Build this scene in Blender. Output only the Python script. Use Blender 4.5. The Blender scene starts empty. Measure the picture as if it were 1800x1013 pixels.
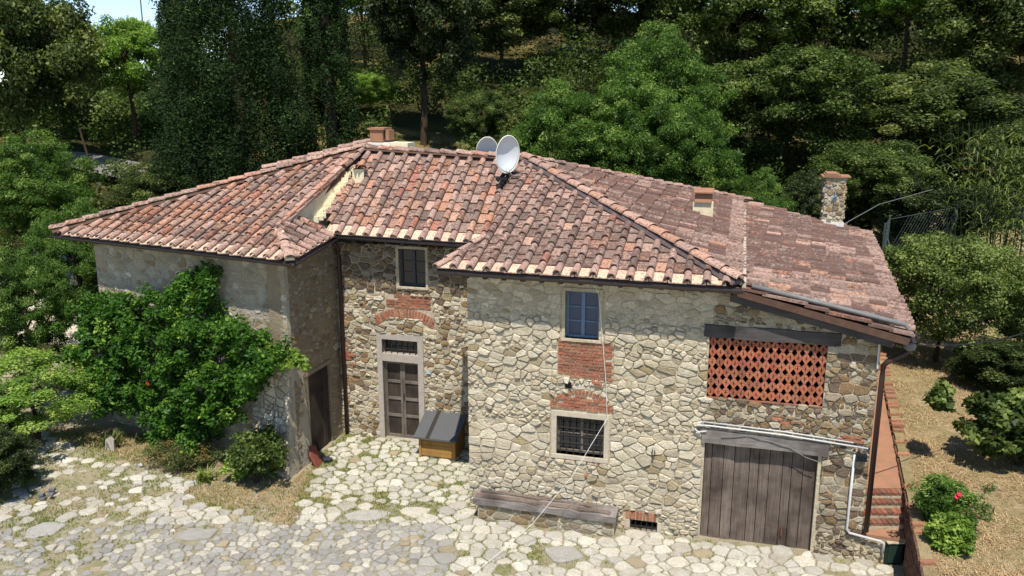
import bpy, bmesh, math, random
import numpy as np
from mathutils import Matrix, Vector
R = random.Random(7)
NR = np.random.default_rng(7)
C = bpy.context.scene
COL = C.collection

# ------------------------------------------------------------------ camera, sky, sun, exposure
CAM = Vector((0, 0, 8.5))
cd = bpy.data.cameras.new('camera'); cam = bpy.data.objects.new('camera', cd); COL.objects.link(cam)
cam.location = CAM; cam.rotation_euler = (math.radians(90 - 13.2), 0, 0)
cd.sensor_width = 36; cd.lens = 36 * 1480 / 1800; cd.clip_end = 2000
C.camera = cam
w = bpy.data.worlds.new('World'); C.world = w; w.use_nodes = True
nt = w.node_tree; bg = nt.nodes['Background']
sky = nt.nodes.new('ShaderNodeTexSky'); sky.sky_type = 'NISHITA'; sky.sun_disc = False
SUN_EL, SUN_AZ = math.radians(64), math.radians(182)
sky.sun_elevation = SUN_EL; sky.sun_rotation = SUN_AZ; sky.air_density = 0.8; sky.dust_density = 0.0; sky.ozone_density = 1.8; sky.altitude = 800
nt.links.new(sky.outputs[0], bg.inputs[0]); bg.inputs[1].default_value = 0.14
sd = bpy.data.lights.new('sun', 'SUN'); sun = bpy.data.objects.new('sun', sd); COL.objects.link(sun)
sd.energy = 4.6; sd.angle = math.radians(0.5); sd.color = (1.0, 0.95, 0.87)
sv = Vector((math.sin(SUN_AZ) * math.cos(SUN_EL), math.cos(SUN_AZ) * math.cos(SUN_EL), math.sin(SUN_EL)))
sun.rotation_euler = sv.to_track_quat('Z', 'Y').to_euler()
C.view_settings.view_transform = 'Standard'; C.view_settings.look = 'None'
C.view_settings.exposure = 0.55; C.view_settings.gamma = 1.0; C.view_settings.use_curve_mapping = False
C.render.engine = 'CYCLES'

# ------------------------------------------------------------------ materials
def lin(h):
    v = [int(h[i:i + 2], 16) / 255 for i in (0, 2, 4)]
    return tuple(x / 12.92 if x <= .04045 else ((x + .055) / 1.055) ** 2.4 for x in v) + (1,)
class NT:
    def __init__(s, name):
        s.m = bpy.data.materials.new(name); s.m.use_nodes = True
        s.t = s.m.node_tree; s.b = s.t.nodes['Principled BSDF']; s.out = s.t.nodes['Material Output']
    def n(s, k, **kw):
        x = s.t.nodes.new('ShaderNode' + k)
        for a, b in kw.items():
            if a.startswith('i_'):
                x.inputs[int(a[2:])].default_value = b
            else: setattr(x, a, b)
        return x
    def l(s, a, b): s.t.links.new(a, b)
    def pos(s): return s.n('NewGeometry').outputs['Position']
    def obj(s): return s.n('TexCoord').outputs['Object']
    def noise(s, scale, detail=4, rough=.6, vec=None):
        x = s.n('TexNoise'); x.inputs['Scale'].default_value = scale; x.inputs['Detail'].default_value = detail
        x.inputs['Roughness'].default_value = rough; s.l(vec if vec is not None else s.pos(), x.inputs['Vector']); return x.outputs[0]
    def ramp(s, fac, stops, interp='LINEAR'):
        r = s.n('ValToRGB'); r.color_ramp.interpolation = interp
        e = r.color_ramp.elements
        while len(e) < len(stops): e.new(1)
        for i, (p, c) in enumerate(stops):
            e[i].position = p; e[i].color = lin(c) if isinstance(c, str) else (c, c, c, 1)
        s.l(fac, r.inputs[0]); return r.outputs[0]
    def mix(s, f, a, b, mode='MIX'):
        x = s.n('MixRGB', blend_type=mode)
        for i, v in enumerate((f, a, b)):
            if isinstance(v, (int, float)): x.inputs[i].default_value = v if i == 0 else (v, v, v, 1)
            elif isinstance(v, str): x.inputs[i].default_value = lin(v)
            else: s.l(v, x.inputs[i])
        return x.outputs[0]
    def math(s, op, a, b=0.0, clamp=False):
        x = s.n('Math', operation=op, use_clamp=clamp)
        for i, v in enumerate((a, b)):
            if isinstance(v, (int, float)): x.inputs[i].default_value = v
            else: s.l(v, x.inputs[i])
        return x.outputs[0]
    def bump(s, h, strength=.4, dist=.02):
        x = s.n('Bump'); x.inputs['Strength'].default_value = strength; x.inputs['Distance'].default_value = dist
        s.l(h, x.inputs['Height']); s.l(x.outputs[0], s.b.inputs['Normal'])
    def pc(s):
        a = s.n('Attribute', attribute_name='pc'); o = s.n('ObjectInfo')
        x = s.n('VectorMath', operation='ADD'); s.l(a.outputs['Color'], x.inputs[0]); s.l(o.outputs['Color'], x.inputs[1])
        y = s.n('SeparateXYZ'); s.l(x.outputs[0], y.inputs[0]); return y.outputs
    def done(s, col, rough=.85, spec=.3):
        if isinstance(col, str): s.b.inputs['Base Color'].default_value = lin(col)
        else: s.l(col, s.b.inputs['Base Color'])
        s.b.inputs['Roughness'].default_value = rough; s.b.inputs['Specular IOR Level'].default_value = spec
        return s.m

def m_tile():
    m = NT('terracotta_tile'); p = m.pc()
    base = m.ramp(p[0], [(0, '68564d'), (.18, '836c60'), (.36, '9a7e70'), (.52, 'ad8b7b'), (.66, 'b5917e'), (.78, 'b2856c'), (.88, 'b07a5a'), (.93, 'a2624e'), (1, 'd8b69a')])
    base = m.mix(m.math('MULTIPLY', m.noise(9, 5, .7), .6), base, '7d6a62')
    base = m.mix(m.math('MULTIPLY', m.ramp(m.noise(19, 6, .8), [(.50, 0.), (.60, 1.)]), .72), base, '3c302a')
    base = m.mix(m.math('MULTIPLY', m.ramp(m.noise(26, 5, .8), [(.56, 0.), (.64, 1.)]), .45), base, 'c9bba6')
    v = m.math('ADD', m.math('MULTIPLY', p[2], .5), .76)
    cx = m.n('CombineXYZ'); [m.l(v, cx.inputs[i]) for i in range(3)]
    base = m.mix(1, base, cx.outputs[0], 'MULTIPLY')
    thr = m.math('SUBTRACT', .66, m.math('MULTIPLY', p[1], .26))
    n1 = m.noise(14, 5, .72); n2 = m.noise(40, 4, .7)
    f1 = m.math('MULTIPLY', m.math('GREATER_THAN', n1, thr), .85, True)
    dk = m.mix(n2, '3a2925', '74594f')
    base = m.mix(m.math('MULTIPLY', m.ramp(m.math('SUBTRACT', n1, thr), [(0, 0.), (.07, 1.)]), .85), base, dk)
    thr2 = m.math('SUBTRACT', .68, m.math('MULTIPLY', p[1], .14))
    n3 = m.noise(11, 5, .72)
    lt = m.ramp(m.noise(3.5, 2), [(.35, 'a8a192'), (.55, 'b8b1a2'), (.68, 'ae934c')])
    ls = m.math('MULTIPLY', m.math('SUBTRACT', 1.15, p[1], True), 1.0, True)
    base = m.mix(m.math('MULTIPLY', m.ramp(m.math('SUBTRACT', n3, thr2), [(0, 0.), (.05, 1.)]), ls), base, lt)
    m.bump(m.math('ADD', n1, n2), .5, .012)
    return m.done(base, .92, .2)
def m_stone(name, stops, dirt='6f665a', amount=.5, stain=.5):
    m = NT(name); p = m.pc()
    base = m.ramp(p[0], stops)
    n0 = m.noise(5, 5, .65); n1 = m.noise(22, 6, .75); n2 = m.noise(70, 4, .7); n4 = m.noise(1.1, 6, .7)
    base = m.mix(m.math('MULTIPLY', m.ramp(n1, [(.40, 0.), (.62, 1.)]), amount), base, dirt)
    base = m.mix(m.math('MULTIPLY', m.ramp(n4, [(.5, 0.), (.72, 1.)]), stain), base, '605440')
    base = m.mix(m.math('MULTIPLY', m.ramp(m.noise(13, 6, .8), [(.58, 0.), (.66, 1.)]), .4), base, '4a4338')
    base = m.mix(m.math('MULTIPLY', m.ramp(n0, [(.45, 0.), (.7, 1.)]), .35), base, 'a08d6a')
    v = m.math('ADD', m.math('MULTIPLY', p[2], .5), .72)
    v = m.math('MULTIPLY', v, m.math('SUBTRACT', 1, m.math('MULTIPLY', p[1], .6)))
    cx = m.n('CombineXYZ'); [m.l(v, cx.inputs[i]) for i in range(3)]
    base = m.mix(1, base, cx.outputs[0], 'MULTIPLY')
    base = m.mix(m.math('MULTIPLY', m.ramp(n2, [(.5, 0.), (.75, 1.)]), .4), base, 'efe8d8')
    m.bump(m.math('ADD', m.math('MULTIPLY', n1, 2.2), n2), .9, .03)
    return m.done(base, .95, .15)
def m_mortar(name, a, b, c='5c5347', zones=True):
    m = NT(name)
    n0 = m.noise(1.6, 5, .6); n1 = m.noise(14, 6, .7); n2 = m.noise(60, 4, .7)
    base = m.mix(m.ramp(n0, [(.35, 0.), (.65, 1.)]), a, b)
    base = m.mix(m.math('MULTIPLY', m.ramp(n1, [(.5, 0.), (.7, 1.)]), .6), base, c)
    base = m.mix(m.math('MULTIPLY', n2, .3), base, 'e8dfcc')
    m.bump(m.math('ADD', m.math('MULTIPLY', n1, 2), n2), .8, .03)
    return m.done(base, .95, .1)
def m_simple(name, col, rough=.6, spec=.4, var=.25, scale=12, dark='2a241f', metal=0, bump=.15):
    m = NT(name); n = m.noise(scale, 5, .65)
    base = m.mix(m.math('MULTIPLY', m.ramp(n, [(.4, 0.), (.75, 1.)]), var), col, dark)
    m.b.inputs['Metallic'].default_value = metal
    if bump: m.bump(n, bump, .01)
    return m.done(base, rough, spec)
def m_wood(name, a, b, cdark, vertical=True):
    m = NT(name); p = m.pc()
    mp = m.n('Mapping'); mp.inputs['Scale'].default_value = (30, 30, 1.6) if vertical else (2.2, 2.2, 40)
    m.l(m.pos(), mp.inputs[0])
    g = m.noise(1, 6, .7, mp.outputs[0]); k = m.noise(1.3, 4, .6)
    base = m.mix(m.ramp(g, [(.3, 0.), (.7, 1.)]), a, b)
    base = m.mix(m.math('MULTIPLY', m.ramp(k, [(.45, 0.), (.65, 1.)]), .75), base, cdark)
    v = m.math('ADD', m.math('MULTIPLY', p[2], .5), .72)
    cx = m.n('CombineXYZ'); [m.l(v, cx.inputs[i]) for i in range(3)]
    base = m.mix(1, base, cx.outputs[0], 'MULTIPLY')
    m.bump(g, .6, .01)
    return m.done(base, .9, .15)
def m_leaf(name, stops, trans=.35, rough=.5):
    m = NT(name); p = m.pc()
    base = m.ramp(p[0], stops)
    h = m.noise(.9, 3, .6)
    v = m.math('ADD', m.math('MULTIPLY', h, .7), .62)
    cx = m.n('CombineXYZ'); [m.l(v, cx.inputs[i]) for i in range(3)]
    base = m.mix(1, base, cx.outputs[0], 'MULTIPLY')
    m.done(base, rough, .2)
    t = m.n('BsdfTranslucent'); m.l(m.mix(1, base, '%02x%02x%02x' % (235, 255, 120), 'MULTIPLY'), t.inputs[0])
    x = m.n('MixShader'); x.inputs[0].default_value = trans
    m.l(m.b.outputs[0], x.inputs[1]); m.l(t.outputs[0], x.inputs[2]); m.l(x.outputs[0], m.out.inputs[0])
    return m.m
def m_ground(name):
    m = NT(name)
    big = m.noise(.35, 5, .6); mid = m.noise(2.2, 6, .65); fine = m.noise(26, 6, .75); f2 = m.noise(90, 3, .7)
    base = m.mix(m.ramp(big, [(.4, 0.), (.6, 1.)]), 'a08a64', '8d8055')
    base = m.mix(m.ramp(mid, [(.45, 0.), (.62, 1.)]), base, 'b8a47c')
    base = m.mix(m.math('MULTIPLY', m.ramp(fine, [(.42, 0.), (.7, 1.)]), .7), base, '5a4c36')
    base = m.mix(m.math('MULTIPLY', m.ramp(m.noise(3.1, 5, .7), [(.52, 0.), (.62, 1.)]), .6), base, '66703a')
    base = m.mix(m.math('MULTIPLY', f2, .3), base, 'd0bd92')
    m.bump(m.math('ADD', m.math('MULTIPLY', fine, 2), f2), .8, .04)
    return m.done(base, .97, .1)
def m_court():
    m = NT('courtyard_soil')
    big = m.noise(.45, 5, .6); fine = m.noise(26, 6, .75); f2 = m.noise(90, 3, .7)
    base = m.mix(m.ramp(big, [(.42, 0.), (.58, 1.)]), 'b0a692', 'a69879')
    base = m.mix(m.math('MULTIPLY', m.ramp(fine, [(.45, 0.), (.68, 1.)]), .6), base, '655b49')
    base = m.mix(m.math('MULTIPLY', m.ramp(m.noise(2.3, 6, .75), [(.5, 0.), (.6, 1.)]), .6), base, '74793f')
    base = m.mix(m.math('MULTIPLY', f2, .4), base, 'c4b99f')
    m.bump(m.math('ADD', m.math('MULTIPLY', fine, 2), f2), .8, .04)
    return m.done(base, .97, .1)
def m_forest():
    m = NT('forest_floor')
    mid = m.noise(.5, 6, .65); fine = m.noise(9, 6, .75); gx = m.noise(.16, 3, .5)
    base = m.mix(m.ramp(gx, [(.50, 0.), (.64, 1.)]), '3a3a20', '8f7d4c')
    base = m.mix(m.ramp(mid, [(.45, 0.), (.6, 1.)]), base, '4a4a26')
    base = m.mix(m.math('MULTIPLY', m.ramp(fine, [(.4, 0.), (.7, 1.)]), .7), base, '2c2617')
    m.bump(fine, .8, .1)
    return m.done(base, .97, .1)

M = {}
M['tile'] = m_tile()
M['stone'] = m_stone('rubble_stone', [(0, 'd6c8aa'), (.22, 'e5d9c0'), (.4, 'd0c0a2'), (.55, 'bcae98'), (.7, 'b09c74'), (.8, 'a07c4e'), (.9, '7d6653'), (1, '6a4c3c')], '756850', .36, .26)
M['paver'] = m_stone('paving_stone', [(0, 'e0dac9'), (.3, 'd6cebb'), (.5, 'cac5b9'), (.7, 'b7b4ad'), (.85, 'a5a29c'), (1, 'b7a583')], '958d80', .4, .12)
M['brick'] = m_stone('red_brick', [(0, 'b4664a'), (.35, 'c07352'), (.6, 'a65a42'), (.8, 'c88864'), (1, '8e5e4a')], '5d4136', .4, .25)
M['lattice'] = m_stone('orange_terracotta', [(0, 'bf6644'), (.5, 'ca7450'), (1, 'b25a3e')], '7a3f2c', .3, .1)
M['mortar'] = m_mortar('lime_mortar', 'c9bb9d', 'a99a7c', '4c402f')
M['plaster'] = m_mortar('old_plaster', 'a59c88', '8f8674', '655c4d')
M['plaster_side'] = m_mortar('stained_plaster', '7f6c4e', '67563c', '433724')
M['cream'] = m_simple('cream_plaster', 'd9ccab', .9, .1, .35, 6, '948766', bump=.3)
M['white'] = m_simple('white_render', 'dcd8cc', .9, .1, .3, 8, '8f8a7c', bump=.3)
M['deck'] = m_simple('roof_bedding', '5c463b', .95, .1, .5, 8)
M['flash'] = m_simple('grey_mortar_flashing', '5d5250', .9, .1, .4, 9)
M['gutter'] = m_simple('dark_gutter_metal', '3a3230', .5, .4, .3, 6)
M['gutter2'] = m_simple('grey_pipe', '6d6c6a', .6, .4, .3, 6)
M['pipe'] = m_simple('white_pipe', 'b9b9b6', .45, .4, .15, 9)
M['down'] = m_simple('brown_downpipe', '3b2620', .5, .4, .3, 5)
M['frame'] = m_simple('grey_sandstone', 'a79d92', .9, .15, .35, 10, '6b6259', bump=.4)
M['frame2'] = m_simple('pale_sandstone', 'b5aa95', .9, .15, .35, 10, '6b6259', bump=.4)
M['plank'] = m_wood('weathered_planks', '7e7166', '584c43', '352b26')
M['beam'] = m_wood('weathered_beam', '8d8680', '6a625c', '4a423d', False)
M['darkbeam'] = m_wood('dark_beam', '57524f', '413c3b', '2a2626', False)
M['darkdoor'] = m_wood('dark_brown_wood', '4a4038', '37302a', '221c19')
M['doorrail'] = m_wood('door_rail_wood', '857b70', '645b52', '463e36')
M['bluewood'] = m_simple('blue_grey_paint', '66788c', .6, .3, .35, 9, '39424c')
M['darkwood'] = m_simple('dark_window_wood', '40434a', .6, .3, .35, 9)
M['iron'] = m_simple('wrought_iron', '2c2624', .7, .3, .4, 20)
M['dark'] = m_simple('dark_interior', '17120f', .9, .1, .2)
M['ground'] = m_ground('ground_soil')
M['forest'] = m_forest(); M['court'] = m_court()
M['dish'] = m_simple('dish_white', 'c9cdd0', .5, .4, .08, 5)
M['black'] = m_simple('black_metal', '1b1a1a', .6, .3, .2)
M['tan'] = m_wood('ochre_boards', 'a07a42', '8a6636', '70522c')
M['felt'] = m_simple('roof_felt', '565758', .95, .1, .5, 30, '45433f', bump=.3)
M['feltdark'] = m_simple('roof_felt_seam', '37332f', .95, .1, .3, 20)
M['terra'] = m_simple('terracotta_paving', '9a7058', .95, .1, .85, 3.0, '7c6650', bump=.3)
M['road'] = m_simple('asphalt', '78746f', .95, .1, .4, 2, '4d4a46')
M['gravel'] = m_simple('pale_gravel', 'b6ab95', .97, .1, .4, 20, '8a8070', bump=.5)
M['bark'] = m_simple('bark', '4a3d30', .95, .1, .6, 8, '1f1913', bump=.6)
M['palebark'] = m_simple('pale_bark', '8c8778', .95, .1, .6, 8, '3a352c', bump=.6)
M['green'] = m_simple('dark_green_box', '1d3128', .6, .3, .3)
M['rope'] = m_simple('white_rope', 'd8d4c8', .8, .2, .1)
M['wire'] = m_simple('fence_wire', '3b4540', .7, .3, .1)
M['blue'] = m_simple('blue_tile', '9cb4bc', .5, .4, .1)
M['red'] = m_simple('red_flower', 'b01030', .6, .3, .1)
M['fruit'] = m_simple('orange_flower', 'd0521a', .6, .3, .1)
M['rust'] = m_simple('red_slab', '7c4638', .9, .2, .4, 10)
def glass():
    m = NT('window_glass'); m.done('1c2126', .08, .6); return m.m
M['glass'] = glass()
M['skyglass'] = m_simple('sky_tint_pane', '3a4760', .35, .5, .2, 5)  # reflection of the sky put into the blue of the panes
M['straw'] = m_leaf('dry_grass', [(0, '8a704c'), (.4, 'ae9068'), (.8, 'c4a884'), (1, '857c4e')], .15, .8)
M['grass'] = m_leaf('green_grass', [(0, '5c7430'), (.5, '77883c'), (.8, '93914c'), (1, 'a89a5c')], .3, .6)
M['l_oak'] = m_leaf('oak_leaves', [(0, '384422'), (.4, '4e5c2e'), (.75, '68763e'), (1, '8a8e50')], .42)
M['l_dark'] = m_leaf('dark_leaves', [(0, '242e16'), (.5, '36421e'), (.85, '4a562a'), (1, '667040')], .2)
M['l_holm'] = m_leaf('holm_oak_leaves', [(0, '34421a'), (.45, '4a5c28'), (.8, '66763c'), (1, '889450')], .4)
M['l_light'] = m_leaf('light_leaves', [(0, '587630'), (.5, '749638'), (.85, '94ac50'), (1, 'b4c468')], .45)
M['l_locust'] = m_leaf('feathery_leaves', [(0, '36501a'), (.5, '486626'), (.85, '648036'), (1, '90a454')], .4)
M['l_vine'] = m_leaf('vine_leaves', [(0, '31521a'), (.5, '456c24'), (.85, '678a34'), (1, '93ac48')], .4, .45)
M['l_cyp'] = m_leaf('conifer_foliage', [(0, '18260e'), (.5, '263a18'), (.85, '385224'), (1, '526c36')], .15, .9)
M['l_art'] = m_leaf('grey_green_leaves', [(0, '47522c'), (.5, '5f6a3a'), (.85, '7a7c48'), (1, '8a6f45')], .3)
M['l_yel'] = m_leaf('yellow_green_leaves', [(0, '56702a'), (.5, '6e8c34'), (.85, '90a846'), (1, 'b2c062')], .45)

# ------------------------------------------------------------------ object helpers
def link(o, parent=None):
    COL.objects.link(o)
    if parent is not None: o.parent = parent
    return o
HOUSE_BASE = Vector((1.5, 16.5, 0))
def mesh(name, V, F, mat, parent=None, pc=None, smooth=False, color=(1, 1, 1)):
    me = bpy.data.meshes.new(name); me.from_pydata([tuple(v) for v in V], [], [tuple(f) for f in F]); me.materials.append(mat)
    if pc is not None:
        a = me.attributes.new('pc', 'FLOAT_COLOR', 'POINT')
        a.data.foreach_set('color', np.asarray(pc, dtype=np.float32).ravel())
    if smooth: me.polygons.foreach_set('use_smooth', [True] * len(me.polygons))
    me.update()
    o = bpy.data.objects.new(name, me); o.color = (*color, 1)
    link(o, parent)
    if parent is not None and parent.get('_w'): o.matrix_parent_inverse = Matrix.Translation(-parent.location)
    return o
def npmesh(name, V, quads, mat, parent=None, pc=None):
    """V (n,3) array, quads (m,k) int array"""
    me = bpy.data.meshes.new(name); k = quads.shape[1]
    me.vertices.add(len(V)); me.vertices.foreach_set('co', V.astype(np.float32).ravel())
    me.loops.add(quads.size); me.loops.foreach_set('vertex_index', quads.astype(np.int32).ravel())
    me.polygons.add(len(quads)); me.polygons.foreach_set('loop_start', np.arange(0, quads.size, k, dtype=np.int32))
    me.materials.append(mat)
    if pc is not None:
        a = me.attributes.new('pc', 'FLOAT_COLOR', 'POINT'); a.data.foreach_set('color', pc.astype(np.float32).ravel())
    me.update(calc_edges=True); me.validate()
    o = bpy.data.objects.new(name, me); o.color = (0, 0, 0, 1)
    return link(o, parent)
def empty(name, loc, label, cat, group=None, world=False):
    o = bpy.data.objects.new(name, None); o.location = loc; o.empty_display_size = .2; link(o)
    o['label'] = label; o['category'] = cat
    if group: o['group'] = group
    if world: o['_w'] = 1
    return o
def tag(o, label=None, cat=None, group=None, kind=None):
    for k, v in (('label', label), ('category', cat), ('group', group), ('kind', kind)):
        if v: o[k] = v
    return o
class G:
    """collects simple solids in world (or local) coordinates and links them as one mesh"""
    def __init__(s): s.V = []; s.F = []
    def add(s, V, F):
        b = len(s.V); s.V += [tuple(v) for v in V]; s.F += [tuple(i + b for i in f) for f in F]; return s
    def box(s, a, b, fr=None):
        x0, y0, z0 = a; x1, y1, z1 = b
        V = [(x0, y0, z0), (x1, y0, z0), (x1, y1, z0), (x0, y1, z0), (x0, y0, z1), (x1, y0, z1), (x1, y1, z1), (x0, y1, z1)]
        if fr: V = [fr(*v) for v in V]
        return s.add(V, [(0, 3, 2, 1), (4, 5, 6, 7), (0, 1, 5, 4), (1, 2, 6, 5), (2, 3, 7, 6), (3, 0, 4, 7)])
    def prism(s, P, d):
        """polygon P (3D) extruded by vector d"""
        n = len(P); d = Vector(d); V = [Vector(p) for p in P]; V += [v + d for v in V]
        return s.add(V, [tuple(range(n))[::-1], tuple(range(n, 2 * n))] + [(i, (i + 1) % n, n + (i + 1) % n, n + i) for i in range(n)])
    def tube(s, pts, r, n=8, r1=None, caps=True):
        pts = [Vector(p) for p in pts]; m = len(pts); V = []; r1 = r if r1 is None else r1
        for i, p in enumerate(pts):
            t = (pts[min(i + 1, m - 1)] - pts[max(i - 1, 0)]).normalized()
            a = t.cross(Vector((0, 0, 1)));  a = a if a.length > .05 else t.cross(Vector((1, 0, 0)))
            a.normalize(); b = t.cross(a); rr = r + (r1 - r) * i / max(1, m - 1)
            V += [p + (a * math.cos(2 * math.pi * k / n) + b * math.sin(2 * math.pi * k / n)) * rr for k in range(n)]
        F = [(i * n + k, i * n + (k + 1) % n, (i + 1) * n + (k + 1) % n, (i + 1) * n + k) for i in range(m - 1) for k in range(n)]
        if caps: F += [tuple(range(n))[::-1], tuple(range((m - 1) * n, m * n))]
        return s.add(V, F)
    def build(s, name, mat, parent=None, smooth=False, color=(1, .5, .5)):
        o = mesh(name, s.V, s.F, mat, parent, smooth=smooth, color=(0, 0, .5)); return o

def shares(o, parent, name=None):
    c = o.copy(); COL.objects.link(c); c.parent = parent; return c

# pieces laid by the hundred: the largest in view become objects, the others one joined part
class Pieces:
    def __init__(s, name, mat, rest_name, rest_parent, limit=300):
        s.name, s.mat, s.rest_name, s.rp, s.limit = name, mat, rest_name, rest_parent, limit
        s.items = []; s.tmpl = {}
    def template(s, key, V, F): s.tmpl[key] = (np.array(V, float), [tuple(f) for f in F])
    def add(s, key, mat4, color, parent, vis=1.0, V=None, F=None):
        c = Vector(mat4.translation) if V is None else Vector(np.mean(np.array(V), axis=0))
        s.items.append((vis / max(1, (c - CAM).length_squared), key, mat4, color, parent, V, F))
    def finish(s):
        s.items.sort(key=lambda t: -t[0]); me = {}
        for sc, key, m4, col, par, V, F in s.items[:s.limit]:
            if V is not None:
                c = np.mean(np.array(V), axis=0)
                o = mesh(s.name, np.array(V) - c, F, s.mat, None, color=col); o.parent = par; o.location = c
            else:
                if key not in me:
                    x = bpy.data.meshes.new(s.name); x.from_pydata(s.tmpl[key][0].tolist(), [], s.tmpl[key][1]); x.materials.append(s.mat); x.update(); me[key] = x
                o = bpy.data.objects.new(s.name, me[key]); link(o, par); o.matrix_local = m4; o.color = (*col, 1)
            if par.get('_w'): o.matrix_parent_inverse = Matrix.Translation(-par.location)
        rest = s.items[s.limit:]
        if not rest: return
        VV, FF, PC = [], [], []; b = 0
        for sc, key, m4, col, par, V, F in rest:
            if V is None:
                T = np.array(m4); V = s.tmpl[key][0] @ T[:3, :3].T + T[:3, 3]; F = s.tmpl[key][1]
            V = np.array(V); VV.append(V); FF += [tuple(i + b for i in f) for f in F]; b += len(V)
            PC.append(np.tile([*col, 1.0], (len(V), 1)))
        o = mesh(s.rest_name, np.concatenate(VV), FF, s.mat, s.rp, pc=np.concatenate(PC), color=(0, 0, 0)); o['kind'] = 'stuff'

# ------------------------------------------------------------------ 2D rubble pattern
def clip(P, a, b, c):
    """keep a*x+b*y<=c"""
    out = []; n = len(P)
    for i in range(n):
        p, q = P[i], P[(i + 1) % n]; dp = a * p[0] + b * p[1] - c; dq = a * q[0] + b * q[1] - c
        if dp <= 0: out.append(p)
        if (dp < 0 < dq) or (dq < 0 < dp):
            t = dp / (dp - dq); out.append((p[0] + t * (q[0] - p[0]), p[1] + t * (q[1] - p[1])))
    return out
def area(P):
    return abs(sum(P[i][0] * P[(i + 1) % len(P)][1] - P[(i + 1) % len(P)][0] * P[i][1] for i in range(len(P)))) / 2 if len(P) > 2 else 0
def rubble(x0, x1, y0, y1, rfun, aniso=1.4, joint=.02, keep=None, holes=(), edges=(), tries=6, seed=1, pack=.5, course=None):
    """irregular cells of varying size; returns list of polygons. rfun(x,y) -> (rmin,rmax)"""
    rr = random.Random(seed); S = []; cell = .6; grid = {}
    def near(x, y, k=1):
        gx, gy = int(x // cell), int(y // cell)
        for i in range(gx - k, gx + k + 1):
            for j in range(gy - k, gy + k + 1):
                yield from grid.get((i, j), ())
    A = (x1 - x0) / aniso * (y1 - y0)
    def put(x, y, r):
        S.append((x, y, r)); grid.setdefault((int(x // cell), int(y // cell)), []).append((x, y, r))
    if course:
        y = y0
        while y < y1 + .1:
            h = rr.uniform(*course) * (1 if y > y0 + .9 or course[0] < .09 else .7); x = (x0 - .1) / aniso + rr.uniform(0, .1)
            while x < x1 / aniso + .1:
                lo, hi = rfun(x * aniso, y); kk = (lo + hi) / .2; hh = h * (.6 + .4 * kk); wd = hh * rr.choice([.7, .9, 1.1, 1.4, 1.8]); q = rr.random()
                if q < .22: put(x + wd * .3, y + h * .22, 0); put(x + wd * .5, y + h * .75, 0)
                elif q < .32: put(x + wd * .25, y + h * .3, 0); put(x + wd * .75, y + h * .25, 0); put(x + wd * .45, y + h * .8, 0)
                else: put(x + wd / 2, y + h * (.5 + rr.uniform(-.26, .26)), rr.uniform(0, .03))
                x += wd
            y += h
    for big in range(0 if course else 5):
        n = int(A * tries * (30 + 40 * big))
        for _ in range(n):
            x = rr.uniform(x0 - .1, x1 + .1) / aniso; y = rr.uniform(y0 - .1, y1 + .1)
            lo, hi = rfun(x * aniso, y); t = (4 - big) / 4; r = lo + (hi - lo) * t * rr.uniform(.6, 1)
            if big and big < 4 and rr.random() < .75: continue
            if all((x - q[0]) ** 2 + (y - q[1]) ** 2 > ((r + q[2]) * pack) ** 2 for q in near(x, y)):
                S.append((x, y, r)); grid.setdefault((int(x // cell), int(y // cell)), []).append((x, y, r))
    out = []
    for x, y, r in S:
        if keep and not keep(x * aniso, y): continue
        h = .75; P = [(x - h, y - h), (x + h, y - h), (x + h, y + h), (x - h, y + h)]
        for q in near(x, y, 2):
            dx, dy = q[0] - x, q[1] - y; d2 = dx * dx + dy * dy
            if d2 < 1e-9 or d2 > 2.2: continue
            d = math.sqrt(d2); m_ = (d2 + r * r - q[2] * q[2]) / (2 * d) - joint / 2 * rr.uniform(.6, 1.5)
            P = clip(P, dx / d, dy / d, dx / d * x + dy / d * y + m_)
            if len(P) < 3: break
        P = [(p[0] * aniso, p[1]) for p in P]
        P = clip(P, -1, 0, -x0); P = clip(P, 1, 0, x1) if len(P) > 2 else P
        P = clip(P, 0, -1, -y0) if len(P) > 2 else P; P = clip(P, 0, 1, y1) if len(P) > 2 else P
        for (a, b, c) in edges: P = clip(P, a, b, c) if len(P) > 2 else P
        for (hx0, hx1, hy0, hy1) in holes:
            if len(P) < 3: break
            xs = [p[0] for p in P]; ys = [p[1] for p in P]
            if max(xs) > hx0 and min(xs) < hx1 and max(ys) > hy0 and min(ys) < hy1:
                P = max((clip(P, 1, 0, hx0), clip(P, -1, 0, -hx1), clip(P, 0, 1, hy0), clip(P, 0, -1, -hy1)), key=area)
        if len(P) < 3 or area(P) < .0025: continue
        # drop tiny edges, round corners, roughen
        Q = []
        for i, p in enumerate(P):
            q = P[(i + 1) % len(P)]
            if math.hypot(p[0] - q[0], p[1] - q[1]) > .018: Q.append(p)
        if len(Q) < 3: continue
        P2 = []
        for i in range(len(Q)):
            p, q = Q[i], Q[(i + 1) % len(Q)]
            for t in (rr.uniform(.04, .15), 1 - rr.uniform(.04, .15)): P2.append((p[0] + t * (q[0] - p[0]) + rr.uniform(-.006, .006), p[1] + t * (q[1] - p[1]) + rr.uniform(-.006, .006)))
        out.append(P2)
    return out
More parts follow.
